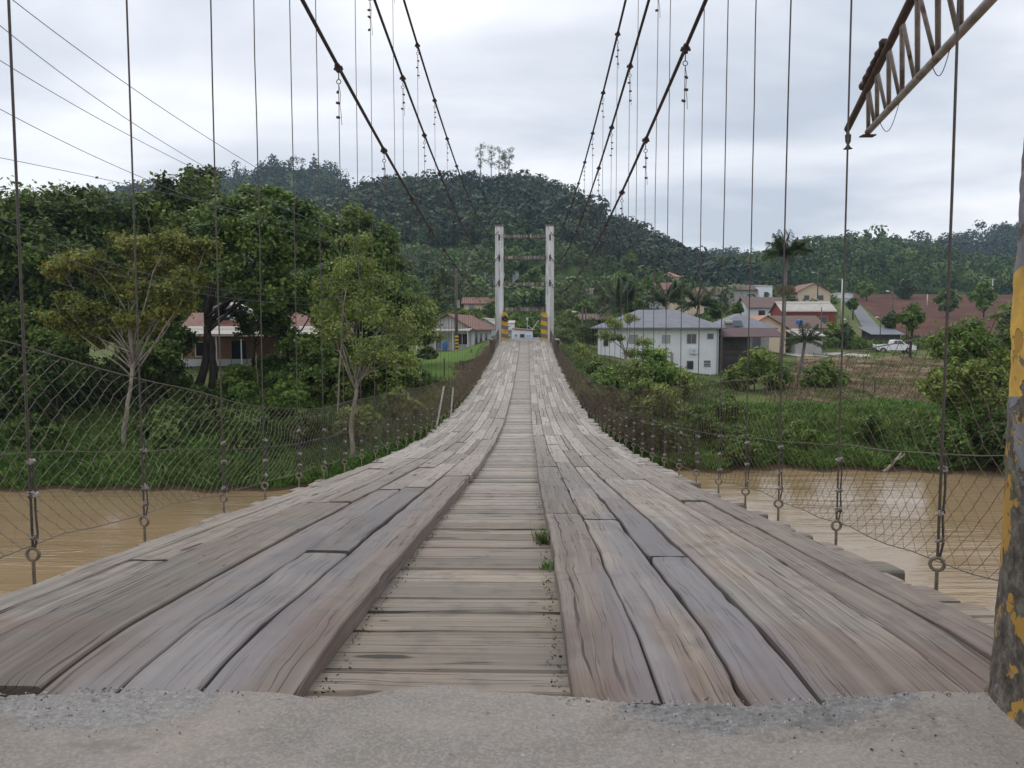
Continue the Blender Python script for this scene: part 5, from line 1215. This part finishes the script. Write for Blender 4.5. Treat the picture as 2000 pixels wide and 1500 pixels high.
# laundry tub
o = thing('wash_tub', 'dark tub on crossed white legs below the barred window', 'tub', A.matrix_basis @ Vector(((1380-1286)*s, -.6, .15)), ra)
MB().prism([(-.45, .55), (.45, .55), (.3, .05), (-.3, .05)], 'y', -.25, .25).build('basin', M['car_dark'], o); MB().tube([(-.4, -.28, -.3), (.4, -.28, .6)], .025, 5).tube([(.4, -.28, -.3), (-.4, -.28, .6)], .025, 5).build('legs', M['white_paint'], o)
# rear wing with second hip roof
a = at(1400, 642, 84); b = at(1512, 642, 84); c = (a+b)/2
Bh = house('rear_house', 'lower house with small grey hipped roof right of the white house', 'house', (c.x, c.y, c.z-3.2), 0, (b-a).length-1, 7, 3.2, 'hip', 1.7, 'grey_wall', 'roof_grey', [('f', 1.2, 1.6, .9, 1.9, 'd')], over=.7)
o = thing('solar_tank', 'small roof tank with panel on the small grey roof', 'water tank', at(1432, 633, 83.5), 0); MB().tube([(-.9, 0, .15), (-.1, 0, .15)], .28, 10).build('tank', M['galvanised'], o); MB().prism([(-.3, -.25), (.5, .35), (.5, .4), (-.3, -.2)], 'x', .0, 1.0).build('solar_panel', M['solar'], o)
p0 = at(1405, 652, 79); p1 = at(1508, 652, 79)
o = thing('awning', 'dark maroon awning over the shed beside the white house', 'awning', p0); Lx = p1.x-p0.x
MB().prism([(-.9, -.35), (2.4, .55), (2.4, .63), (-.9, -.27)], 'x', 0, Lx+1.0).build('roof', M['maroon_awning'], o)
for x in (.15, Lx*.5, Lx+.8): MB().tube([(x, -.7, -4.2), (x, -.7, -.25)], .05, 6).build('post', M['pole_wood'], o)
mb = MB(); mb.box(0.1, Lx*.62, .6, .9, -5, -.1); mb.box(.15, Lx*.6, -.55, -.5, -1.9, -1.78); mb.box(.15, Lx*.6, -.55, -.5, -2.5, -2.38); mb.build('shed_wall', M['dark_shed'], o)
# B: wooden gabled house, left bank
c = at(872, 641, 84)
def B_(px): return (px-872)/FPX*84
house('wooden_house', 'white board house with red tiled gable left of the far tower', 'house', (c.x+.25, 84, c.z-2.45), R(-14), 5.3, 7.5, 2.45, 'gable', 1.45, 'board', 'roof_red', [('f', 1.55, 1.25, 1.3, 1.15, 'mw'), ('f', -1.2, 1.05, .75, 1.9, 'dcw'), ('f', -2.1, 1.35, .7, 1.2, 'cw'), ('r', 1.5, 1.2, .8, 1.8, 'd'), ('r', 3.2, 1.3, .8, 1.1, ''), ('r', 5.2, 1.3, .8, 1.1, '')], over=.55, ridge='y')
o = thing('porch_roof', 'pale lean-to strip along the front of the board house', 'porch', (c.x+.1, 83.4, c.z-.05), R(-14)); MB().prism([(-1.1, -.28), (.25, .02), (.25, .1), (-1.1, -.2)], 'x', -3.3, 2.9).build('roof', M['roof_sheet'], o)
for x in (-3.1, -1.0, 1.0, 2.7): MB().tube([(x, -.95, -2.5), (x, -.95, -.25)], .045, 6).build('post', M['white_paint'], o)
o = thing('barrel', 'blue plastic barrel on the porch of the board house', 'barrel', at(869, 676, 82.2)); MB().tube([(0, 0, -.45), (0, 0, -.2), (0, 0, .2), (0, 0, .45)], [.27, .31, .31, .26], 12).build('drum', M['blue_plastic'], o)
c = at(945, 643, 98); house('gabled_house', 'pale gabled house with grey roof behind the board house', 'house', (c.x, 98, c.z-2.7), R(-8), 4.6, 7, 2.7, 'gable', 1.35, 'board', 'roof_sheet', [('f', .8, 1.3, .8, 1.0, ''), ('r', 2, 1.3, .9, 1.0, '')], over=.4, ridge='y')
# C: kiosk
c = at(1020, 666, 92); K_ = house('kiosk', 'small white kiosk with slanted red roof at the far end of the bridge', 'kiosk', (c.x, 92, c.z-.5), 0, 2.5, 2.2, 1.85, 'shed', -.0, 'white_wall', 'roof_red', [('f', .0, 1.12, .48, .34, ''), ('f', -.75, 1.15, .34, .30, 'cw')], over=.12)
for ch in [q for q in K_.children if q.name.startswith('roof')]: ch.rotation_euler = (0, R(4), 0); ch.location = (0, 0, -.0)
MB().box(.48, 1.08, -.04, -.003, .98, 1.24).build('notice', M['poster_blue'], K_); MB().box(.48, 1.08, -.04, -.003, .55, .95).build('notice', M['poster_white'], K_)
o = thing('antenna_mast', 'thin forked white mast standing behind the kiosk', 'mast', at(1040, 648, 95)); MB().tube([(0, 0, -1.5), (0, 0, .3), (.75, 0, 1.4)], .05, 5).tube([(0, 0, .3), (-.6, 0, .8)], .04, 5).tube([(-.65, 0, -1), (-.65, 0, 1.5)], .04, 5).build('mast', M['pole_concrete'], o); MB().box(-.78, -.52, -.1, .1, 1.4, 1.75).build('lamp_box', M['pole_concrete'], o)
c = at(995, 650, 104); house('white_shed', 'tall white shed half hidden behind the left striped guard', 'shed', (c.x-.1, 104, c.z-1.6), 0, 1.5, 3, 2.9, 'shed', .25, 'white_wall', 'roof_sheet', [], over=.1)
# D: hillside houses
def hs(name, label, px, py, Y, w, dep, h, roof, rise, wall, roofm, wins=(), rz=0, ridge='x', cat='house', over=.5):
    """(px,py) = centre of the eaves line of the front wall"""
    c = at(px, py, Y); return house(name, label, cat, (c.x, Y, c.z-h), rz, w, dep, h, roof, rise, wall, roofm, wins, over=over, ridge=ridge, base=4)
hs('plank_house', 'white plank gabled house just right of the far tower post', 1107, 578, 165, 4.4, 8, 2.6, 'gable', 1.3, 'board', 'roof_brown', [('f', -1.2, 1.0, 1.0, .9, ''), ('f', 1.2, 1.0, 1.0, .9, '')], ridge='y')
hs('long_house', 'long brown roofed house behind the plank gabled house', 1140, 572, 182, 6.5, 7, 2.2, 'gable', 1.2, 'white_wall', 'roof_brown', [('f', 3, 1.3, 1, 1, 'c'), ('f', 0, 1.3, 1, 1, 'c')])
hs('gabled_house', 'weathered board house with pointed gable left of the far tower post', 955, 578, 165, 4.0, 8, 2.6, 'gable', 1.3, 'board', 'roof_brown', [('f', 0, 1.4, .9, .9, '')], ridge='y')
hs('red_roof_house', 'low house with wide red tiled roof below the pointed gable', 936, 592, 150, 6.0, 5, 1.7, 'gable', 1.1, 'cream_wall', 'roof_red', [('f', -1.5, 1.1, .9, .9, 'c')])
hs('small_house', 'small pale house left of the pointed gable house', 908, 584, 160, 3.2, 6, 2.2, 'gable', 1.0, 'grey_wall', 'roof_brown', [('f', 0, 1.3, .9, .9, '')], ridge='y')
hs('hill_house', 'grey roofed house high on the slope left of the tower', 950, 543, 190, 7.8, 8, 2.2, 'gable', 1.4, 'grey_wall', 'roof_grey', [('f', -2, 1.1, 1.2, 1, ''), ('f', 1, 1.1, 1.2, 1, '')])
hs('grey_roof_house', 'grey metal roofed building seen between the tower posts', 1040, 606, 150, 4.0, 4, 1.2, 'shed', 1.1, 'grey_wall', 'roof_grey', [('f', 0, 1.0, 1, .8, '')])
0 and hs('tin_house', 'small house with pale roof seen above the kiosk', 985, 596, 135, 2.2, 3, 2.2, 'gable', .6, 'white_wall', 'roof_sheet', [], over=.2)
hs('yellow_house', 'small yellowish house high up between the tower posts', 1023, 507, 235, 2.6, 4, 2.2, 'hip', .8, 'cream_wall', 'roof_brown', [('f', 0, 1.1, .8, .8, '')], over=.3)
# a steep driveway between the posts
for (y0, y1, p0, p1) in ((150, 176, 1008, 1010), (190, 228, 1007, 1010)):
    X = np.zeros((8, 3)); Yv = X.copy()
    for i in range(8):
        yy = y0 + (y1-y0)*i/7; X[i] = [XatY(p0-6, yy), XatY(p0, yy), XatY(p0+6, yy)]; Yv[i] = yy
    # follow whichever surface is on top there
    zz = np.maximum(ground_np(X, Yv), np.interp(Yv, HM[1][:, 75], HM[2][:, 75])) + .5
    tag(link('driveway', grid_mesh('driveway', X, Yv, zz), M['asphalt']), kind='structure')
hs('shed', 'brown roofed shed between dark poles left of the white house', 1165, 624, 104, 3.8, 5, 2.0, 'gable', .7, 'dark_shed', 'roof_brown', [])
hs('two_storey_house', 'grey and white two storey house on the rise left of the tall palm', 1466, 566, 158, 6.4, 8, 4.4, 'gable', 1.1, 'grey_wall', 'roof_brown', [('f', -.6, 2.6, 1.2, 1.2, 'mcw'), ('f', 1.8, 2.6, 1.2, 1.2, 'mcw')])
hs('white_block', 'narrow white building attached right of the two storey house', 1497, 558, 156, 2.4, 6, 4.4, 'shed', .3, 'white_wall', 'roof_sheet', [('f', 0, 2.6, .8, 1, '')], over=.15)
hs('village_house', 'white house with wide brown roof left of the two storey house', 1400, 575, 165, 7.5, 8, 2.8, 'gable', 1.6, 'white_wall', 'roof_brown', [('f', -2, 1.4, 1, 1, ''), ('f', 1.5, 1.4, 1, 1, '')])
hs('village_house', 'reddish roofed house half hidden among palms above the white house', 1345, 578, 150, 6.0, 7, 2.6, 'gable', 1.5, 'cream_wall', 'roof_red', [('f', -1, 1.4, 1, 1, '')])
hs('village_house', 'small pinkish roofed house above the left palms', 1290, 566, 165, 6, 7, 2.6, 'gable', 1.6, 'white_wall', 'roof_red', [('f', -1, 1.4, 1, 1, '')])
hs('village_house', 'distant orange roofed house high above the palms', 1310, 541, 225, 5, 7, 2.6, 'hip', 1.6, 'cream_wall', 'roof_orange', [('f', 0, 1.4, 1, 1, '')])
hs('tan_roof_house', 'cream gabled house with tan tiled roof right of the tall palm', 1590, 570, 172, 7.2, 10, 2.6, 'gable', 1.9, 'cream_wall', 'roof_red', [('f', -1.6, 1.3, 1.1, 1, ''), ('f', 1.5, 1.3, 1.1, 1, '')], ridge='y')
hs('dark_roof_house', 'wide dark brown roofed building left of the red barn', 1500, 600, 128, 6, 8, 2.6, 'gable', 1.7, 'white_wall', 'roof_brown', [('f', -1, 1.4, 1, 1.3, ''), ('f', 2, 1.4, 1, 1.3, '')])
hs('red_barn', 'long red building with pale corrugated roof', 1580, 608, 120, 8.0, 6, 2.6, 'gable', 1.5, 'red_wall', 'roof_sheet', [('f', -1.5, 1.4, .8, .8, 'w'), ('f', 2.2, 1.2, 1.2, 1.1, '')], over=.3)
hs('brown_roof_house', 'low house with brown tiled roof below the red barn', 1565, 640, 100, 5.6, 8, 2.4, 'gable', 1.5, 'grey_wall', 'roof_brown', [('f', .5, 1.3, 1, 1, '')])
hs('beige_house', 'beige house with orange tiled roof beside the palm trunk', 1497, 640, 96, 4.8, 7, 3.2, 'gable', 1.45, 'cream_wall', 'roof_orange', [('f', -.8, 1.4, .9, 1, '')], ridge='y')
hs('car_port', 'pale grey lean-to right of the beige house', 1580, 655, 95, 3.2, 4, 2.0, 'shed', .7, 'grey_wall', 'roof_sheet', [], over=.3)
hs('white_wall_shed', 'low white flat building at the left corner of the red field', 1650, 574, 232, 5, 5, 2.4, 'shed', .3, 'white_wall', 'roof_sheet', [], over=.1)
hs('grey_shed', 'small grey roofed shed at the bottom of the hill road', 1732, 652, 116, 4.0, 4, 1.6, 'shed', .9, 'dark_shed', 'roof_grey', [])
0 and hs('distant_roof', 'low grey roof behind the right thicket near the pier', 1950, 612, 130, 5, 5, 1.2, 'gable', .9, 'grey_wall', 'roof_grey', [])
o = thing('water_tank', 'blue water tank on the brown tiled roof', 'water tank', at(1562, 628, 101)); MB().tube([(0, 0, -.4), (0, 0, .15), (0, 0, .25)], [.38, .45, .2], 12).build('tank', M['blue_plastic'], o); MB().box(-.1, .1, -.1, .1, -1.6, -.4).build('stand', M['concrete'], o)
# E: house among the left trees
c = at(500, 652, 60)
E = house('tile_roof_house', 'red tiled house partly hidden behind the left bank trees', 'house', (at(515, 650, 62).x, 62, c.z-2.6), R(3), 13.0, 7, 2.5, 'gable', 1.75, 'brick', 'roof_red', [('f', -5.0, 1.35, .9, 1.1, 'w'), ('f', 3.5, 1.35, 1.0, 1.1, 'w'), ('f', -2.0, 1.1, 1.2, 1.9, 'd')], over=.5)
MB().box(-6.52, 6.52, -.04, -.003, -1.5, .55).build('plinth', M['white_wall'], E)
q = at(425, 645, 59.5); o = thing('patio_roof', 'grey corrugated patio roof along the red tiled house', 'patio roof', q)
MB().prism([(-2.0, -.35), (1.9, .25), (1.9, .32), (-2.0, -.28)], 'x', -3.0, 9.5).build('roof', M['roof_sheet'], o)
for x in (.6, 2.5, 5.5, 9.0): MB().tube([(x, -1.8, -3.2), (x, -1.8, -.3)], .05, 6).build('post', M['white_paint'], o)
q = at(440, 608, 64); house('white_shed', 'white upper structure showing above the patio roof', 'shed', (q.x, 64, q.z-3), 0, 2.6, 3, 3.0, 'gable', .7, 'white_wall', 'roof_sheet', [('f', 0, 2.2, .7, .6, '')], over=.3, ridge='y')
for k, (px, py) in enumerate(((518, 641), (529, 641))):
    o = thing('laundry', ('left', 'right')[k] + ' orange cloth hanging under the patio roof', 'cloth', at(px, py, 57.4)); MB().box(-.17, .17, -.012, .012, -.22, .2).build('cloth', M['orange_cloth'], o)

# ------------------------------------------------------------------ poles and wires
def pole(label, px, ytop, ybase, d, r_=.12, mat='pole_wood', arm=0, stripes=False, lamp=0, base=None):
    b = at(px, ybase, d); H = at(px, ytop, d).z - b.z; root = thing('utility_pole', label, 'utility pole', b)
    MB().tube([(0, 0, -1.0), (0, 0, H)], [r_, r_*.7], 9).build('pole', M[mat], root, smooth=True)
    if arm:
        MB().box(-arm/2, arm/2, -.06, .06, H-.35, -.22+H).build('crossarm', M['pole_wood'], root)
        for x in (-arm*.46, -arm*.2, arm*.2, arm*.46): MB().tube([(x, 0, H-.22), (x, 0, H-.10), (x, 0, H-.02)], [.03, .06, .03], 7).build('insulator', M['pole_concrete'], root)
    if stripes:
        for k in range(5): MB().tube([(0, 0, .08+k*.36), (0, 0, .26+k*.36)], [r_+.012, r_+.010], 10).build('yellow_band', M['yellow_paint'], root)
    if lamp:
        MB().tube([(0, 0, H-.9), (lamp*.6, -.3, H-.55), (lamp, -.5, H-.55)], .03, 5).build('arm', M['pole_concrete'], root); MB().tube([(lamp*.85, -.45, H-.58), (lamp*1.35, -.7, H-.54)], [.06, .11], 7).build('lamp_head', M['white_paint'], root)
    return root
simple('yellow_paint', (0.62, 0.38, 0.05), 0.8, 0.15, 3)
UP = pole('utility pole with crossarm and yellow bands beside the board house', 892, 525, 687, 81, .20, 'pole_wood', 2.4, True)
MB().tube([(.2, -.25, 4.6), (.2, -.25, 5.4)], .17, 9).build('transformer', M['galvanised'], UP)
pole('white utility pole at the top of the hill road', 1643, 545, 628, 125, .15, 'pole_concrete')
pole('dark pole with lamp at the left side of the red field', 1742, 562, 650, 122, .11, lamp=-1.0)
pole('dark pole with lamp above the tan roofed house', 1597, 527, 575, 170, .13, lamp=-1.2)
pole('short dark pole left of the round bush by the road', 1603, 600, 668, 98, .08)
pole('dark pole with lamp by the hill road foot', 1655, 615, 668, 100, .08, lamp=-.6)
pole('left of the two dark poles beyond the pickup', 1770, 603, 662, 104, .10)
pole('right of the two dark poles beyond the pickup', 1774, 608, 664, 103, .10)
pole('pale short post in the red field', 1811, 575, 592, 180, .14, 'pole_concrete')
pole('pale concrete pole on the far right slope', 1937, 545, 590, 160, .16, 'pole_concrete', 1.4)
pole('dark broad pole left of the pale pole at far right', 1926, 545, 588, 162, .22, 'pole_wood', 1.0)
pole('dark pole with lamp right of the far tower', 1137, 600, 660, 92, .13, lamp=-.9)
pole('second dark pole right of the far tower', 1144, 603, 662, 93, .13)
pole('thin lamp pole beside the hill road', 1719, 612, 656, 112, .07, lamp=-.7)
WL = [((885, 527), (475, 312), (25, 0)), ((889, 527), (390, 320), (0, 50)), ((893, 527), (382, 330), (0, 118)), ((897, 528), (250, 335), (0, 213)), ((899, 529), (420, 400), (0, 308)), ((892, 560), (400, 560), (0, 425)), ((892, 575), (400, 575), (0, 455))]
for i, (a_, b_, c_) in enumerate(WL):
    p0, p2 = np.array(a_, float), np.array(c_, float); p1 = np.array(b_, float); d0, d2 = 81.0, 16.0 + i
    mb = MB(); pts = []
    tm = (p0[0]-p1[0])/(p0[0]-p2[0]); q = (p1 - p0*(1-tm)**2 - p2*tm**2)/(2*tm*(1-tm))
    for k in range(-0, 34):
        t = k/30; pp = p0*(1-t)**2 + q*2*t*(1-t) + p2*t*t; inv = (1/d0)*(1-t) + (1/d2)*t; pts.append(P(pp[0], pp[1], 1/inv))
    mb.tube(pts, .0095, 4)
    tag(mb.build('power_line', M['power_wire']), f'thin power line crossing the left sky, {["highest", "second highest", "third highest", "fourth highest", "fifth highest", "sixth highest", "lowest"][i]} of the seven at the left edge', 'power line', 'power lines at upper left')
# lawn fence posts
for i, (px, py, yb, d) in enumerate(((905, 705, 730, 50), (920, 682, 705, 62), (868, 700, 735, 48), (844, 745, 765, 43))):
    b = at(px, yb, d); H = at(px, py, d).z - b.z; tag(MB().tube([tuple(b), (b.x, b.y, b.z+H)], .05, 6).build('fence_post', M['pole_wood']), ['second farthest', 'farthest', 'second nearest', 'nearest'][i] + ' dark wooden post at the edge of the lawn', 'fence post', 'dark posts on the lawn')

# ------------------------------------------------------------------ vehicles
def pickup():
    b = at(1746, 689, 100); b.z = ground(b.x, 100) + .05; root = thing('pickup_truck', 'white pickup truck parked beyond the dirt field', 'pickup truck', b, R(-6))
    prof = [(-2.35, .55), (-2.35, 1.05), (-.45, 1.08), (-.30, 1.62), (.55, 1.64), (1.15, 1.10), (2.15, .98), (2.4, .82), (2.4, .45), (1.95, .38), (1.75, .68), (1.25, .68), (1.05, .38), (-1.15, .38), (-1.35, .68), (-1.85, .68), (-2.05, .38), (-2.3, .42)]
    bevel(MB().prism(prof, 'y', -.82, .82).build('body', M['car_white'], root), .04)
    MB().box(-2.2, -.55, -.68, .68, 1.02, 1.10).build('cargo_bed', M['rubber'], root)
    for s in (-1, 1):
        y0, y1 = (-.83, -.822) if s < 0 else (.822, .83)
        MB().prism([(-.33, 1.14), (-.24, 1.56), (.10, 1.58), (.10, 1.14)], 'y', y0, y1).prism([(.16, 1.14), (.16, 1.58), (.50, 1.57), (.92, 1.14)], 'y', y0, y1).build('side_window', M['glass'], root)
        MB().box(.11, .14, y0-.003, y1+.003, .5, 1.1).build('door_gap', M['rubber'], root)
        for x in (-1.6, 1.5):
            w = MB().tube([(x, s*.62, .35), (x, s*.84, .35)], .35, 18).build('tyre', M['rubber'], root); MB().tube([(x, s*.842, .35), (x, s*.86, .35)], .2, 12).build('rim', M['galvanised'], w)
        MB().box(2.36, 2.42, s*.62-.14, s*.62+.14, .68, .84).build('headlight', M['poster_white'], root)
        MB().box(-2.38, -2.34, s*.70-.08, s*.70+.08, .75, 1.0).build('tail_light', M['red_wall'], root)
        MB().box(.78, .92, s*.84-.06, s*.84+.06, 1.08, 1.22).build('mirror', M['rubber'], root)
    MB().prism([(.60, 1.60), (1.12, 1.12), (1.14, 1.14), (.62, 1.62)], 'y', -.72, .72).build('windscreen', M['glass'], root)
    MB().box(-2.45, -2.36, -.8, .8, .42, .58).build('bumper', M['rubber'], root); MB().box(2.40, 2.48, -.8, .8, .38, .58).build('bumper', M['rubber'], root)
pickup()
def car():
    b = at(1582, 666, 97); b.z = ground(b.x, 97) + .05; root = thing('parked_car', 'dark blue grey hatchback parked by the beige house', 'car', b, R(-20))
    prof = [(-1.0, .35), (-1.0, .9), (-.75, 1.42), (.35, 1.45), (.95, .98), (1.65, .88), (1.8, .6), (1.75, .32), (1.5, .30), (1.35, .55), (.9, .55), (.75, .30), (-.4, .30), (-.5, .52), (-.85, .52), (-.95, .3)]
    bevel(MB().prism(prof, 'y', -.72, .72).build('body', M['car_dark'], root), .06)
    for s in (-1, 1):
        y0, y1 = (-.73, -.722) if s < 0 else (.722, .73)
        MB().prism([(-.72, .95), (-.60, 1.35), (.30, 1.37), (.80, .95)], 'y', y0, y1).build('side_window', M['glass'], root)
        for x in (-.68, 1.12): w = MB().tube([(x, s*.55, .3), (x, s*.74, .3)], .3, 16).build('tyre', M['rubber'], root); MB().tube([(x, s*.742, .3), (x, s*.75, .3)], .17, 10).build('rim', M['galvanised'], w)
        MB().box(1.74, 1.80, s*.5-.12, s*.5+.12, .6, .74).build('headlight', M['poster_white'], root)
    MB().prism([(.40, 1.42), (.93, 1.0), (.95, 1.02), (.42, 1.44)], 'y', -.62, .62).build('windscreen', M['glass'], root)
car()
# debris on the dirt field, log on the bank
r = np.random.default_rng(9); ds = [(1705+i*14 + r.uniform(-6, 6), 765 + i*3 + r.uniform(-6, 6)) for i in range(9)]
for i, (px, py) in enumerate(ds):
    b = G(px, 54 - i*.4, .12); a = r.uniform(0, 3.14); L = r.uniform(.6, 1.3); mb = MB(); limb(mb, (0, 0, 0), (math.cos(a)*L, math.sin(a)*L*.5, r.uniform(0, .25)), .06, .03, r, 6, .06, 4)
    o = mb.build('dead_branch', M['debris']); o.location = b; tag(o, f'broken pale branch in the debris on the dirt field, {ordn(i).replace("nearest", "first")} from the left', 'branch', 'debris on the dirt field')
b = P(1722, 915, 37.9); b.z = -6.2; mb = MB(); limb(mb, (0, 0, 0), (1.1, .3, 1.0), .10, .05, r, 7, .08, 5); limb(mb, (.7, .2, .62), (1.2, .2, .95), .05, .03, r, 5, .1, 4); o = mb.build('driftwood', M['debris']); o.location = b; tag(o, 'slanting grey driftwood log leaning on the right bank at the water', 'log')
for i, (px, py, d) in enumerate(((1560, 738, 60), (1500, 745, 58), (1550, 800, 56), (1690, 735, 58), (1712, 735, 57))):
    b = G(px, d); tag(MB().tube([(b.x, b.y, b.z-.3), (b.x+.03, b.y, b.z+1.1)], .05, 6).build('field_post', M['pole_wood']), ['weathered post left of the round bush', 'weathered post under the feathery bushes', 'short post on the dirt below the round bush', 'thin post left of the debris on the dirt field', 'thin post behind the debris on the dirt field'][i], 'post', 'old posts on the right bank')

# ------------------------------------------------------------------ air
mb = MB(); mb.box(-700, 700, -20, 760, -14, 170)
hz = mb.build('haze', None)
t = NT('haze_air'); pv = t.n('ShaderNodeVolumePrincipled'); pv.inputs['Color'].default_value = (0.58, 0.77, 1.0, 1); pv.inputs['Density'].default_value = 0.00024; pv.inputs['Anisotropy'].default_value = 0.2
t.t.links.new(pv.outputs[0], t.out.inputs['Volume']); hz.data.materials.append(t.m); tag(hz, 'thin pale haze over the valley', 'haze', kind='stuff')
